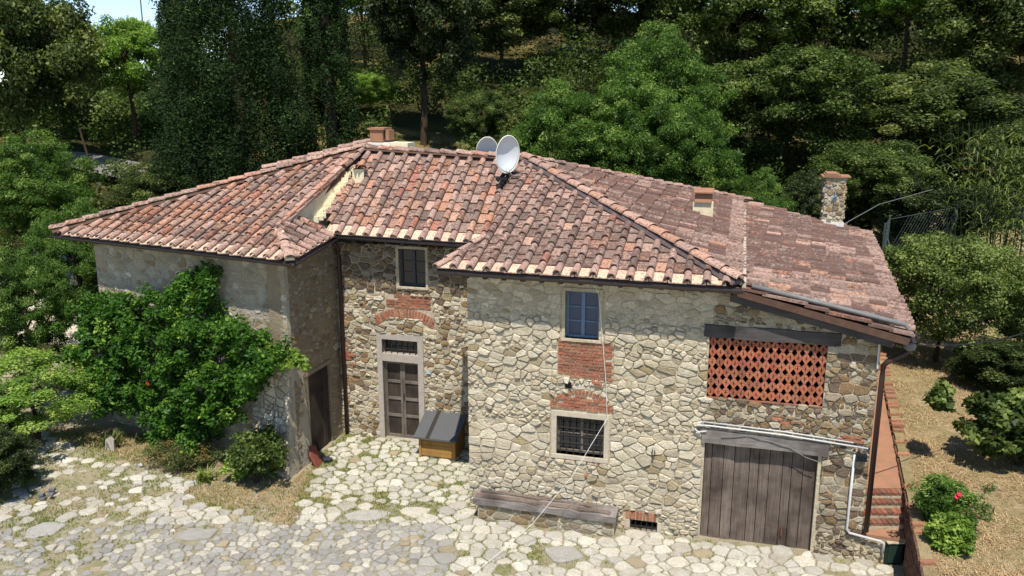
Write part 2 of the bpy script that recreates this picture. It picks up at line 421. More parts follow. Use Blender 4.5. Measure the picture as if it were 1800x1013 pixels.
def slab_piece(P, fr, proud, back=.02, inset=.014, tilt=.008):
    """P 2D polygon; fr(x, y, d) -> 3D point with d outward; a stone with chamfered rim"""
    cx = sum(p[0] for p in P) / len(P); cy = sum(p[1] for p in P) / len(P); n = len(P); V = []
    tx, ty = R.uniform(-tilt, tilt) / .15, R.uniform(-tilt, tilt) / .15
    def ring(k, d, j=0):
        for p in P:
            L = math.hypot(p[0] - cx, p[1] - cy) or 1; f = max(.2, 1 - k / L)
            x, y = cx + (p[0] - cx) * f, cy + (p[1] - cy) * f
            V.append(fr(x, y, d + (tx * (x - cx) + ty * (y - cy) if j else 0) + R.uniform(-j, j)))
    ring(0, -back); ring(0, proud * .5); ring(inset, proud, .002)
    F = [(i, (i + 1) % n, n + (i + 1) % n, n + i) for i in range(n)] + [(n + i, n + (i + 1) % n, 2 * n + (i + 1) % n, 2 * n + i) for i in range(n)]
    V.append(fr(cx + R.uniform(-.25, .25) * (P[0][0] - cx), cy + R.uniform(-.25, .25) * (P[1][1] - cy), proud + R.uniform(-.006, .012)))
    F += [(2 * n + i, 2 * n + (i + 1) % n, 3 * n) for i in range(n)]
    return V, F

# ------------------------------------------------------------------ terrain
def sm(a, b, t):
    t = max(0., min(1., (t - a) / (b - a))); return t * t * (3 - 2 * t)
def hill(x, y):
    k = sm(-.40, -.24, x / max(y, 1))
    z = .36 * max(0, y - 24.5) * sm(22, 29, y)
    cap = 6.4 + 9.5 * k
    z = cap * (1 - math.exp(-(z / cap) * (1 + .35 * (z / cap)))) if z > 0 else 0
    return z * 1.12
def court(x, y): return .15 * sm(16.6, 19.9, y)
def ground_z(x, y): return court(x, y) + hill(x, y)
def grid_sheet(name, xs, ys, zf, mat):
    V = [(x, y, zf(x, y)) for y in ys for x in xs]; nx = len(xs)
    F = [(j * nx + i, j * nx + i + 1, (j + 1) * nx + i + 1, (j + 1) * nx + i) for j in range(len(ys) - 1) for i in range(nx - 1)]
    return mesh(name, V, F, mat, smooth=True)
near_x = list(np.arange(-16, 14, .5)); near_y = list(np.arange(7, 26, .5))
tag(grid_sheet('ground', [-400, -200, -80, -40, -30, -22] + near_x + [18, 24, 30, 40, 60, 100, 250, 400], [-60, -10, 0, 4] + near_y, lambda x, y: ground_z(x, y) + (.012 * math.sin(x * 2.1) * math.sin(y * 1.7) if y < 19 else 0), M['court']),
    'sandy soil of the courtyard between the paving stones', None, None, 'structure')
hx = list(np.arange(-60, 60, 1.5)); hy = [25.5] + list(np.arange(26.5, 90, 1.5)) + [110, 160, 300, 900]
tag(grid_sheet('hillside', [-900, -300, -120] + hx + [120, 300, 900], hy, lambda x, y: ground_z(x, y) + .25 * math.sin(x * .7 + y * .3) * sm(27, 32, y), M['forest']),
    'wooded hillside rising behind the farmhouse', None, None, 'structure')

# ------------------------------------------------------------------ the farmhouse
house = empty('stone_farmhouse', HOUSE_BASE, 'old rubble stone farmhouse with terracotta tile roofs in the middle of the courtyard', 'farmhouse', world=True)
U = Vector((.9647, -.2633, 0)); VV_ = Vector((.2633, .9647, 0)); Z = Vector((0, 0, 1))
def frame(O, e, n):
    O, e, n = Vector(O), Vector(e).normalized(), Vector(n).normalized()
    return lambda s, z, d=0.0: O + e * s + Z * z + n * d
fac = frame((-.88, 16.1, 0), U, -VV_)                       # main facade: s along, z up, d out
mid = frame((-4.22, 19.74, 0), U, -VV_)
se = Vector((.74, 2.29, 0)).normalized(); sid = frame((-4.96, 17.45, 0), se, Vector((se.y, -se.x, 0)))
we = Vector((.889, -.458, 0)).normalized(); WL = 6.1
win = frame(Vector((-4.89, 17.66, 0)) - we * WL, we, Vector((we.y, -we.x, 0)))

def wall(name, fr, s0, s1, z0, top, holes, mat, depth=.45):
    """top: list of (s, z) profile; holes: (s0,s1,z0,z1)"""
    def tz(s):
        for (a, za), (b, zb) in zip(top, top[1:]):
            if a <= s <= b: return za + (zb - za) * (s - a) / (b - a)
        return top[-1][1]
    ss = sorted(set([s0, s1] + [h[0] for h in holes] + [h[1] for h in holes] + [t[0] for t in top if s0 < t[0] < s1]))
    zs = sorted(set([z0] + [h[2] for h in holes] + [h[3] for h in holes])); V, F = [], []
    def q(*p): b = len(V); V.extend(p); F.append((b, b + 1, b + 2, b + 3))
    for a, b in zip(ss, ss[1:]):
        zz = [z for z in zs if z < min(tz(a + 1e-4), tz(b - 1e-4)) - .01]
        for k, z in enumerate(zz):
            za, zb = (zz[k + 1],) * 2 if k + 1 < len(zz) else (tz(a + 1e-4), tz(b - 1e-4))
            if any(h[0] <= a and b <= h[1] and h[2] <= z and min(za, zb) <= h[3] + 1e-4 for h in holes): continue
            q(fr(a, z), fr(b, z), fr(b, zb), fr(a, za)); q(fr(b, z, -depth), fr(a, z, -depth), fr(a, za, -depth), fr(b, zb, -depth))
    for h in holes:
        a, b, c, d = h
        q(fr(a, c), fr(a, d), fr(a, d, -depth), fr(a, c, -depth)); q(fr(b, d), fr(b, c), fr(b, c, -depth), fr(b, d, -depth))
        q(fr(a, d), fr(b, d), fr(b, d, -depth), fr(a, d, -depth)); q(fr(b, c), fr(a, c), fr(a, c, -depth), fr(b, c, -depth))
    q(fr(s0, z0), fr(s0, tz(s0)), fr(s0, tz(s0), -depth), fr(s0, z0, -depth)); q(fr(s1, tz(s1)), fr(s1, z0), fr(s1, z0, -depth), fr(s1, tz(s1), -depth))
    o = mesh(name, V, F, mat, house); return o

F_TOP = [(0, 5.0), (5.0, 4.95), (5.05, 4.9), (7.6, 4.2), (7.62, .46), (8.02, .46)]
h_up, h_lo, h_cel, h_gar, h_lat = (1.97, 2.63, 3.86, 4.80), (1.83, 2.78, 1.45, 2.26), (3.34, 3.88, -.07, .22), (4.70, 6.74, -.1, 2.03), (4.68, 6.73, 2.94, 4.09)
w_main = wall('wall', fac, 0, 7.6, -.4, [(0, 5.0), (5.0, 4.95), (7.6, 4.2)], [h_up, h_lo, h_cel, h_gar, h_lat], M['mortar'])
h_mw, h_md = (1.63, 2.30, 4.02, 4.92), (1.13, 2.05, .0, 2.69)
w_mid = wall('wall', mid, 0, 3.5, -.2, [(0, 5.0), (3.5, 5.0)], [h_mw, h_md], M['mortar'])
h_sd = (.92, 1.86, 0, 2.14)
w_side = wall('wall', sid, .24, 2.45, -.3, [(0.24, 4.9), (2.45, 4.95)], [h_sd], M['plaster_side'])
w_wing = wall('wall', win, 0, WL, -.3, [(0, 4.9), (WL, 4.9)], [], M['plaster'], .1)
# hidden walls that close the building
g = G(); P0 = fac(0, 0, -.002)
g.prism([P0 + Z * -.3, P0 + VV_ * 4.6 + Z * -.3, P0 + VV_ * 4.6 + Z * 6.55, P0 + Z * 5.0], U * .4)
w_left = g.build('wall', M['mortar'], house)
g = G(); PR = fac(7.6, 0, -.452)
g.prism([PR + Z * -.3, PR + VV_ * 10.9 + Z * -.3, PR + VV_ * 10.9 + Z * 4.2, PR + Z * 4.2], -U * .4)
g.build('wall', M['mortar'], house)
g = G(); g.prism([(10.2, 24.9, -.3), (-3.6, 27.6, -.3), (-3.6, 27.6, 5), (6.4, 24.9, 5), (10.2, 24.9, 4.2)], (.1, .4, 0)); g.build('wall', M['mortar'], house)
g = G(); g.prism([win(0, -.3, -.002), win(0, 4.9, -.002), (-7.2, 27.4, 4.9), (-7.2, 27.4, -.3)], we * .4); g.build('wall', M['plaster'], house)

STN = Pieces('stone', M['stone'], 'rubble_stones', house)
def inr(x, z, r): return r[0] < x < r[1] and r[2] < z < r[3]
def lay(fr, polys, par, colf, proud=(.006, .055), vis=1.0):
    for P in polys:
        cx = sum(p[0] for p in P) / len(P); cz = sum(p[1] for p in P) / len(P); col, pk = colf(cx, cz)
        V, F = slab_piece(P, fr, R.uniform(*proud) * pk, tilt=.012)
        STN.add(None, None, col, par, vis * area(P) * 10, V, F)
def c_main(x, z):
    r = R.random(); pk = 1
    if x > 4.75 and z < 4.7 or x > 5.6:          # brown, thin coursed masonry on the right
        t = R.choice([.3, .52, .6, .72, .82, .9, .95, .4]); return (t, R.uniform(.05, .3), R.uniform(.2, .7)), 1
    if z > 4.25: pk = .45
    t = R.uniform(0, .45) if r < .86 else R.choice([.5, .58, .64, .7, .3])
    return (t, R.uniform(0, .12), R.uniform(.35, 1)), pk
def r_main(x, z):
    if x > 4.75: return (.02, .04) if z < 4.3 else (.06, .10)
    if z < 1.0: return (.05, .10)
    return (.08, .14)
brk_up = (1.83, 2.93, 3.06, 3.82); arch_lo = (1.64, 2.97, 2.30, 2.78); celb = (3.2, 3.9, .22, .42)
fr_w = (1.70, 2.91, 1.36, 2.40); lin_lat = (4.58, 6.94, 4.09, 4.34); lin_gar = (4.62, 6.92, 2.03, 2.30)
lay(fac, rubble(0, 7.6, -.05, 5.0, r_main, 1.45, .012, course=(.07, .20), holes=[(1.88, 2.74, 3.82, 4.88), fr_w, brk_up, h_cel, celb, (4.66, 6.80, -.2, 2.03), h_lat, lin_lat, lin_gar, (1.70, 2.94, 2.38, 2.56), (1.84, 2.80, 2.56, 2.72), (2.06, 2.58, 2.72, 2.82)],
    edges=[(.28, 1, 4.95 + 1.4)], seed=3), w_main, c_main)
def c_mid(x, z):
    if z > 3.85: return (R.choice([.55, .7, .82, .9, .95, 1.]), R.uniform(.1, .4), R.uniform(.1, .5)), 1
    t = R.uniform(0, .5) if R.random() < .6 else R.choice([.55, .7, .8, .85, .92]); return (t, R.uniform(0, .2), R.uniform(.3, .9)), 1
lay(mid, rubble(0, 3.42, .05, 5.0, lambda x, z: (.045, .105), 1.45, .014, course=(.08, .19), holes=[(1.55, 2.38, 3.95, 4.98), (1.0, 2.2, -.1, 2.84), (1.25, 2.45, 3.4, 3.8), (1.0, 1.28, 3.02, 3.4), (2.2, 2.46, 3.02, 3.4), (1.28, 2.2, 3.25, 3.5)], seed=5), w_mid, c_mid)
def c_pl(x, z): return (R.choice([.2, .4, .5, .55, .6, .7]), R.uniform(0, .25), R.uniform(.2, .8)), .8
def c_sd(x, z): return (R.choice([.4, .55, .6, .7, .72, .8]), R.uniform(.15, .4), R.uniform(.1, .6)), .8
lay(sid, rubble(.27, 2.43, -.05, 4.9, lambda x, z: (.06, .12), 1.4, .03, course=(.08, .2), keep=lambda x, z: R.random() < .85, holes=[(.84, 1.94, 0, 2.24)], seed=6), w_side, c_sd, (.0, .022))
lay(win, rubble(0, WL, -.1, 4.85, lambda x, z: (.07, .14), 1.4, .025, course=(.09, .22), keep=lambda x, z: R.random() < .88, seed=8), w_wing, c_pl, (.0, .02))
# battered footing of the wing corner
g = G(); g.add([win(4.9, -.2, .1), win(WL + .02, -.2, .3), sid(.9, -.2, .06), win(4.9, 2.1, .005), win(WL - .0, 2.6, .01), sid(.7, 2.3, .005), win(4.9, -.2, -.1), win(4.9, 2.1, -.1)], [(0, 1, 4, 3), (1, 2, 5, 4), (0, 3, 7, 6)])
w_bat = g.build('wall', M['plaster'], house)
bat = lambda s_, z, d: win(s_, z, d + max(.01, .1 + .2 * (s_ - 4.9) / 1.2) * (1 - z / 2.6))
lay(bat, rubble(4.95, WL, -.05, 2.5, lambda x, z: (.08, .17), 1.4, .02, course=(.08, .22), seed=14), w_bat, lambda x, z: ((R.choice([.1, .2, .4, .55]), .05, R.uniform(.5, 1)), .8), (.006, .02))
# stub wall right of the corner
w_stub = wall('wall', fac, 7.6, 8.02, -.4, [(7.6, .47), (8.02, .47)], [], M['mortar'], .5)
lay(fac, rubble(7.6, 8.02, -.1, .46, lambda x, z: (.05, .09), 1.4, .02, seed=9), w_stub, c_main)

# --- bricks
BRK = Pieces('brick', M['brick'], 'brickwork', house)
BV = [(x, y, z) for z in (0, 1) for y in (0, 1) for x in (0, 1)]
def brick(fr, s, z, wd, ht, ang, par, proud=.02, col=None):
    """brick centred at (s,z) in wall plane"""
    P = [(-wd / 2, -ht / 2), (wd / 2, -ht / 2), (wd / 2, ht / 2), (-wd / 2, ht / 2)]; ca, sa = math.cos(ang), math.sin(ang)
    V = []; pr = proud + R.uniform(-.006, .008)
    for d, k in ((-.03, 1), (pr - .004, 1), (pr, .93)):
        V += [fr(s + (p[0] * ca - p[1] * sa) * k, z + (p[0] * sa + p[1] * ca) * k, d) for p in P]
    F = [(i, (i + 1) % 4, 4 + (i + 1) % 4, 4 + i) for i in range(4)] + [(4 + i, 4 + (i + 1) % 4, 8 + (i + 1) % 4, 8 + i) for i in range(4)] + [(8, 9, 10, 11)]
    BRK.add(None, None, col or ((R.random(), 0, R.uniform(.2, .9)) if par.name != 'retaining_wall' else (R.choice([.6, .95, 1]), R.uniform(.5, .9), R.uniform(0, .6))), par, wd * ht * 30, V, F)  # retaining wall bricks darkened in colour to deepen the shade on its face
def brick_patch(fr, s0, s1, z0, z1, par, bw=.235, bh=.052, gap=.012, drop=0, edge=None):
    j = 0; z = z0 + bh / 2
    while z < z1:
        a = s0; off = (j % 2) * bw / 2; x = a - off
        while x < s1:
            l, r = max(x, s0), min(x + bw, s1)
            if r - l > .05 and R.random() > drop and (edge is None or edge((l + r) / 2, z)): brick(fr, (l + r) / 2, z + R.uniform(-.003, .003), r - l - gap, bh, R.uniform(-.012, .012), par)
            x += bw + gap * 0
        z += bh + gap; j += 1
def arch_ring(fr, s0, s1, zb, rise, par, bl=.2, bt=.055, gap=.012):
    half = (s1 - s0) / 2; rad = (half * half + rise * rise) / (2 * rise); cx = (s0 + s1) / 2; cz = zb + rise - rad
    a0 = math.asin(half / rad); n = int(2 * a0 * (rad + bl * .2) / (bt + gap))
    for i in range(n):
        a = -a0 + (i + .5) * 2 * a0 / n; rr = rad + bl / 2
        brick(fr, cx + math.sin(a) * rr, cz + math.cos(a) * rr, bt, bl + R.uniform(-.02, .02), -a, par)
def archtop(s0, s1, zb, rise):
    half = (s1 - s0) / 2; rad = (half * half + rise * rise) / (2 * rise); cx = (s0 + s1) / 2; cz = zb + rise - rad
    return lambda s, z: (s - cx) ** 2 + (z - cz) ** 2 < rad * rad
brick_patch(fac, 1.84, 2.93, 3.07, 3.82, w_main, edge=lambda s, z: not (s < 2.0 and z < 3.1) and not (s > 2.85 and 3.4 < z < 3.5))
arch_ring(fac, 1.70, 2.94, 2.40, .34, w_main, .09)
brick_patch(fac, 1.72, 2.92, 2.415, 2.78, w_main, edge=archtop(1.69, 2.95, 2.40, .33))
for k in range(6): brick(fac, 1.86 + k * .17, 1.335, .15, .05, 0, w_main, .03)
for k in range(9): brick(fac, 3.28 + k * .068, .32, .054, .17, 0, w_main)
arch_ring(mid, 1.02, 2.44, 3.02, .24, w_mid, .22)
brick_patch(mid, 1.28, 2.42, 3.50, 3.84, w_mid, .2, edge=lambda s, z: s > 1.5 or z < 3.7)
for s, z in [(2.6, 3.02), (2.66, 2.96), (5.96, 2.62), (6.1, 2.56), (6.3, 2.6), (7.1, 2.35), (7.25, 2.36), (7.4, 2.34), (7.2, 2.42), (7.35, 2.42), (2.4, 1.05), (2.55, 1.03)]: brick(fac, s, z, .17, .05, R.uniform(-.03, .03), w_main, .045)
for k in range(12): brick(mid, .04 + R.random() * .35, 1.9 + .35 * R.random() + (k > 7) * .3, .16, .06, 0, w_mid, .045)

# --- roofs
PAN = Pieces('pan_tile', M['tile'], 'roof_tiles', house)
COV = Pieces('cover_tile', M['tile'], 'curved_roof_tiles', house)
RDG = Pieces('ridge_tile', M['tile'], 'ridge_tiles', house)
def pan_mesh(key, wd, ln):
    t = .022; lip = .025; V = []
    for y in (-ln / 2, ln / 2):
        k = 1 if y < 0 else .92
        for x, z in ((-wd / 2, lip), (-wd / 2 + .02, lip), (-wd / 2 + .03, 0), (wd / 2 - .03, 0), (wd / 2 - .02, lip), (wd / 2, lip), (wd / 2, -t), (-wd / 2, -t)): V.append((x * k, y, z))
    F = [(i, (i + 1) % 8, 8 + (i + 1) % 8, 8 + i) for i in range(8)]
    F = [f[::-1] for f in F] + [(0, 1, 2, 7), (2, 3, 6, 7), (3, 4, 5, 6), (15, 10, 9, 8), (15, 14, 11, 10), (14, 13, 12, 11)]
    PAN.template(key, V, F)
def cov_mesh(T, key, w0, w1, ln, hk=.85, n=7):
    V = []
    for y, wd in ((-ln / 2, w0), (ln / 2, w1)):
        for rr in (wd / 2, wd / 2 - .016):
            for i in range(n + 1):
                a = math.pi * i / n; V.append((-math.cos(a) * rr, y, math.sin(a) * rr * hk))
    m = n + 1; F = []
    for i in range(n):
        F.append((i, i + 1, 2 * m + i + 1, 2 * m + i)[::-1]); F.append((m + i, m + i + 1, 3 * m + i + 1, 3 * m + i))
        F.append((i, m + i, m + i + 1, i + 1)[::-1]); F.append((2 * m + i, 2 * m + i + 1, 3 * m + i + 1, 3 * m + i)[::-1])
    T.template(key, V, F)
def inpoly(P, x, y):
    c = False; n = len(P)
    for i in range(n):
        (x1, y1), (x2, y2) = P[i], P[(i + 1) % n]
        if (y1 > y) != (y2 > y) and x < (x2 - x1) * (y - y1) / (y2 - y1) + x1: c = not c
    return c
def roof_field(name, eave0, eave1, col, poly, pitch, expo, tone, vis=1., pan_last=None, thick=.12, start=0, rough=1):
    """eave0->eave1 eave edge; col: upslope column direction (3D, in plane); poly: list of 3D corners in plane"""
    E0, E1 = Vector(eave0), Vector(eave1); ex = (E1 - E0).normalized(); L = (E1 - E0).length
    cy = Vector(col).normalized(); nz = ex.cross(cy).normalized(); cyp = nz.cross(ex).normalized()
    shear = cy.dot(ex) / cy.dot(cyp)
    def uv(p): d = Vector(p) - E0; r = d.dot(cyp); return (d.dot(ex) - shear * r, r)
    Q = [uv(p) for p in poly]
    g = G(); g.prism([Vector(p) - nz * .05 for p in poly], -nz * thick)
    roof = g.build('roof', M['deck'], house)
    tkey = '%.3f_%.3f' % (pitch, expo)
    if ('p' + tkey) not in PAN.tmpl: pan_mesh('p' + tkey, pitch - .012, expo + .05); cov_mesh(COV, 'c' + tkey, .164, .132, expo + .055, 1.0)
    umin, umax = min(q[0] for q in Q), max(q[0] for q in Q); rmax = max(q[1] for q in Q)
    tl = math.atan(.03 / expo); ncol = int((umax - umin) / pitch) + 2; nr = int(rmax / expo) + 2
    def put(T, key, u_, r_, dz, col_, wig):
        c = E0 + ex * (u_ + shear * r_) + cyp * r_ + nz * dz
        yax = (cy * math.cos(tl) - nz * math.sin(tl)).normalized()
        yax = (yax + ex * R.uniform(-wig, wig)).normalized(); xax = yax.cross(nz + ex * R.uniform(-wig, wig)).normalized(); zax = xax.cross(yax)
        m4 = Matrix((xax, yax, zax)).transposed().to_4x4(); m4.translation = c
        T.add(key, m4, col_, roof, vis)
    for j in range(-1, nr):
        r_ = (j + .5) * expo - .02
        for i in range(ncol):
            u_ = umin + start + (i + .5) * pitch
            jt = R.uniform(-.006, .006); drop = (R.random() - .5) * .02
            if j == -1: continue
            if inpoly(Q, u_, max(r_, .02)): put(PAN, 'p' + tkey, u_ + jt, r_ + drop, R.uniform(0, .012) * rough, tone('pan', u_ - umin, r_, j, E0 + ex * u_ + cyp * r_), .012)
            uc = u_ + pitch / 2
            if inpoly(Q, uc, max(r_, .02)) and inpoly(Q, uc, r_ + expo * .15): put(COV, 'c' + tkey, uc + jt * rough, r_ - .015 + drop * 2, .028 + R.uniform(0, .014) * rough, tone('cov', uc - umin, r_, j, E0 + ex * uc + cyp * r_), .035)
    return roof, (E0, ex, cyp, nz)
def t_old(orange=.25, lichen=.5, dark=.2, low=0.):
    def f(k, u_, r_, j, p):
        if j == 0: return (1.0, .1, R.uniform(.6, 1)) if k == 'pan' else (R.uniform(.4, .62), .3, R.uniform(.3, .8))
        o = orange + (low if r_ < 1.9 else 0); q = R.random()
        if q < o: t = R.uniform(.72, .93)
        elif q < o + dark: t = R.uniform(.0, .2)
        else: t = R.uniform(.22, .66)
        return (t, max(0, min(1, R.gauss(lichen, .28))), R.uniform(.1, .95))
    return f
def patchy(k, u_, r_, j, p):                # right-hand slopes: clean pink rows next to heavily lichened ones
    n = math.sin(p.x * 1.9 + 1.3 * math.sin(p.y * .9)) + math.sin(p.y * 1.35 + p.x * .7) + R.uniform(-1.3, 1.3)
    clean = n > 1.25
    if 14.6 < p.y - (p.x - 6) * .28 < 16.7 and R.random() < .85: clean = True
    if j == 0: return (R.uniform(.34, .52), R.uniform(.3, .8), R.uniform(.0, .6))
    return (R.choice([.25, .36, .42, .5, .56, .8]), R.uniform(.1, .75), R.uniform(.0, .65)) if clean else (R.choice([.02, .1, .2, .3, .42, .9]), R.uniform(.75, 1.3), R.uniform(.0, .6))

APEX = Vector((.35, 20.63, 6.86)); ML = Vector((-4.12, 19.28, 5.27)); MR = Vector((-.86, 18.39, 5.27))
zF = lambda x, y: .34084 + .082176 * x + .314 * y
zM = lambda x, y: -6.3426 + .153366 * x + .636135 * y
zB = lambda x, y: 5.146245 - .309063 * x + .0881435 * y
zC = lambda x, y: 5.06 - .2255 * x + .0667 * y
onp = lambda f, x, y: Vector((x, y, f(x, y)))
FL, FR, Vp = onp(zF, -1.44, 15.84), onp(zF, 4.0, 14.34), onp(zF, -.63, 16.84)
MRidge = onp(zM, -3.73, 21.89)
# front plane over the main facade
colF = onp(zF, .2633 * 3, .9647 * 3) - onp(zF, 0, 0)
roof_field('roof', FL, FR, colF, [FL, FR, onp(zF, .37, 20.6), Vp], .337, .365, t_old(.10, .62, .2, .05))
# middle plane
colM = onp(zM, .2633 * 3, .9647 * 3) - onp(zM, 0, 0)
roof_field('roof', onp(zM, ML.x, ML.y), onp(zM, MR.x, MR.y), colM, [onp(zM, -4.12, 19.28), onp(zM, -.55, 18.30), onp(zM, .75, 20.54), onp(zM, -3.73, 21.85), onp(zM, -4.45, 20.4)], .345, .335, t_old(.28, .5, .16, .1), start=.05)
# right plane between the hip and the seam: columns run down to the right, seen from the side
colB = onp(zB, -.9647, .2633) - onp(zB, 0, 0)
B0, B1 = onp(zB, 3.98, 14.42), onp(zB, 6.62, 24.3)
roof_field('roof', B0, B1, colB, [B0, B1, onp(zB, 7.24, 25.74), onp(zB, .4, 20.66)], .33, .36, patchy, rough=2.6)
# lean-to plane on the right
K0, K1 = onp(zC, 6.76, 13.68), onp(zC, 10.7, 24.95)
colC = onp(zC, -.9647, .2633) - onp(zC, 0, 0)
roof_field('roof', K0, K1, colC, [K0, K1, onp(zC, 7.2, 25.7), onp(zC, 6.4, 24.35), onp(zC, 3.95, 14.48)], .33, .36, patchy, rough=2.6)
# wing plane
wd_ = Vector((.458, .889, 0)); A0, A1 = Vector((-11.23, 20.41, 5.1)), Vector((-4.56, 16.98, 5.1))
zA = lambda x, y: 5.1 + .4 * ((x + 4.56) * .458 + (y - 16.98) * .889)
colA = onp(zA, .33 * 3, .944 * 3) - onp(zA, 0, 0)
roof_field('roof', A0, A1, colA, [A0, A1, onp(zA, -5.17, 18.5), onp(zA, -3.75, 22.0)], .345, .375, t_old(.3, .42, .14, .35))
# small side plane of the wing
S0, S1 = Vector((-4.56, 16.98, 5.1)), Vector((-4.12, 19.28, 5.25))
sn = Vector((-.985, .188, .5)); S2, S3 = onp(zA, -5.15, 18.5), Vector((-4.72, 20.0, 5.62))
roof_field('roof', S0, S1, sn, [S0, S1, S1 + sn * .75, S2], .30, .33, t_old(.15, .7, .2))
# hidden back slopes
g = G(); g.prism([MRidge, APEX, (6.9, 27.2, 4.9), (-3.6, 28, 4.9)], (0, 0, -.1)); g.build('roof', M['deck'], house)
g = G(); g.prism([onp(zB, 7.24, 25.74), APEX, (6.9, 27.2, 4.9)], (0, 0, -.1)); g.build('roof', M['deck'], house)
g = G(); g.prism([A0, onp(zA, -3.75, 22), (-3.6, 28, 4.9), (-7.4, 27.6, 4.9)], (0, 0, -.1)); g.build('roof', M['deck'], house)
g = G(); g.prism([FL, Vp, Vector((-1.2, 17.6, 5.18))], (0, 0, -.06)); g.build('roof', M['deck'], house)

def ridge(p0, p1, wd, ln, tone, up=.05, side=None, par=None):
    p0, p1 = Vector(p0), Vector(p1); d = (p1 - p0); L = d.length; d.normalize(); key = 'r%.2f' % wd
    if key not in RDG.tmpl: cov_mesh(RDG, key, wd, wd * .84, ln + .06, .62, 8)
    sd = d.cross(Z).normalized(); zz = sd.cross(d).normalized(); n = int(L / ln)
    for i in range(n + 1):
        c = p0 + d * min((i + .45) * ln, L) + zz * (up + R.uniform(-.005, .01)) + sd * R.uniform(-.012, .012)
        y = (d - zz * .07 + sd * R.uniform(-.03, .03)).normalized(); x = y.cross(zz).normalized(); z = x.cross(y)
        m4 = Matrix((x, y, z)).transposed().to_4x4(); m4.translation = c
        RDG.add(key, m4, tone(), par, 1.5)
rt = lambda: (R.choice([.2, .4, .5, .55, .6, .66, .8, .95]), R.uniform(.3, .8), R.uniform(.3, 1))
ro = lambda: (R.choice([.5, .6, .66, .72, .78, .82]), R.uniform(.1, .4), R.uniform(.4, 1))
rp = mesh('ridge', [(0, 0, 0)], [], M['deck'], house) if False else None
def bedding(pts, wd, ht, mat='flash'):
    g = G()
    for a, b in zip(pts, pts[1:]):
        a, b = Vector(a), Vector(b); d = (b - a).normalized(); s_ = d.cross(Z).normalized(); n_ = s_.cross(d)
        P = [a - s_ * wd, a - s_ * wd * .6 + n_ * ht, a + s_ * wd * .6 + n_ * ht, a + s_ * wd]
        g.prism(P, b - a)
    return g.build('ridge', M[mat], house)
r1 = bedding([A0 + Z * .02, onp(zA, -3.75, 22.0)], .15, .075, 'deck'); ridge(A0 + Z * .05, onp(zA, -3.75, 22.0) + Z * .03, .27, .40, rt, .07, par=r1)
ridge(onp(zA, -6.4, 21.6) + Vector((.05, .25, .05)), onp(zA, -3.75, 22.0) + Vector((.0, .25, .08)), .25, .40, rt, .10, par=r1)
r2 = bedding([onp(zM, -3.75, 21.9), APEX], .15, .075, 'deck'); ridge(MRidge, APEX, .27, .42, rt, .06, par=r2)
r3 = bedding([APEX, onp(zB, 7.24, 25.74)], .13, .06, 'deck'); ridge(onp(zB, 7.24, 25.74), APEX, .24, .40, rt, .07, par=r3)
r4 = bedding([onp(zF, 3.98, 14.40), APEX], .16, .075); ridge(onp(zF, 3.98, 14.40) + Z * .02, APEX, .27, .42, ro, .09, par=r4)
r5 = bedding([onp(zA, -4.56, 16.98), onp(zA, -5.15, 18.45)], .1, .05, 'cream'); ridge(onp(zA, -4.56, 16.98), onp(zA, -5.0, 18.1), .24, .42, lambda: (.55, .1, .9), .05, par=r5)
r6 = bedding([FL, Vp], .09, .05, 'tile'); ridge(FL, Vp, .17, .36, lambda: (.55, .3, .8), .02, par=r6)
# verge of clean tiles along the step of the wing roof, and the plastered step wall below
ve0, ve1 = onp(zA, -5.12, 18.55), onp(zA, -3.83, 21.85)
g = G(); d_ = Vector((-4.3, 18.5, 0))
g.prism([ve0 - Z * .9, ve1 - Z * .9, ve1 - Z * .07, ve0 - Z * .07], Vector((-.28, .08, 0)))
g.build('parapet_wall', M['cream'], house)
dv = (ve1 - ve0); nv = 9
for i in range(nv):
    c = ve0 + dv * ((i + .5) / nv) + Vector((-.17, .04, .03)); y = (dv.normalized() - Z * .06).normalized(); x = y.cross(Z).normalized(); z = x.cross(y)
    m4 = Matrix((x, y, z)).transposed().to_4x4(); m4.translation = c
    if 'verge' not in PAN.tmpl: pan_mesh('verge', .30, .44)
    PAN.add('verge', m4, (R.choice([.66, .75, .8, .85, .78]), R.uniform(.1, .4), R.uniform(.5, 1)), r5, 3)
# lime skirting of splashed mortar at the foot of the step wall
g = G()
for i in range(26):
    t = i / 25; p = Vector((-4.62, 19.75, 0)) * (1 - t) + Vector((-4.0, 21.35, 0)) * t; zz = zM(p.x, p.y) + .03
    g.box((p.x - .07, p.y - .05, zz - .08), (p.x + .10 + R.uniform(-.05, .07), p.y + .04, zz + R.uniform(.0, .06)))
g.build('mortar_skirting', M['cream'], house)
# small flue with tile hood against the step
c = Vector((-3.78, 20.9, 6.35))
g = G(); g.box((c.x - .14, c.y - .14, 5.9), (c.x + .14, c.y + .14, 6.62)); fl = g.build('flue', M['cream'], house)
for k, (dx, rz) in enumerate(((-.06, .5), (.08, -.3))):
    m4 = Matrix.Translation((c.x + dx, c.y - .02, 6.64)) @ Matrix.Rotation(.3 + rz * .3, 4, 'Z') @ Matrix.Rotation(-.15, 4, 'X'); RDG.add('r0.25', m4, (.85, .1, .8), fl, 1)
# seam: cream edging between right plane and lean-to
s0_, s1_ = onp(zB, 4.04, 14.48), onp(zB, 6.72, 24.4)
g = G(); g.prism([s0_ - Z * .15 + U * .02, s0_ - Z * .15 + U * .09, s0_ + Z * .03 + U * .09, s0_ + Z * .05 + U * .02], s1_ - s0_); g.build('seam_edging', M['frame2'], house)
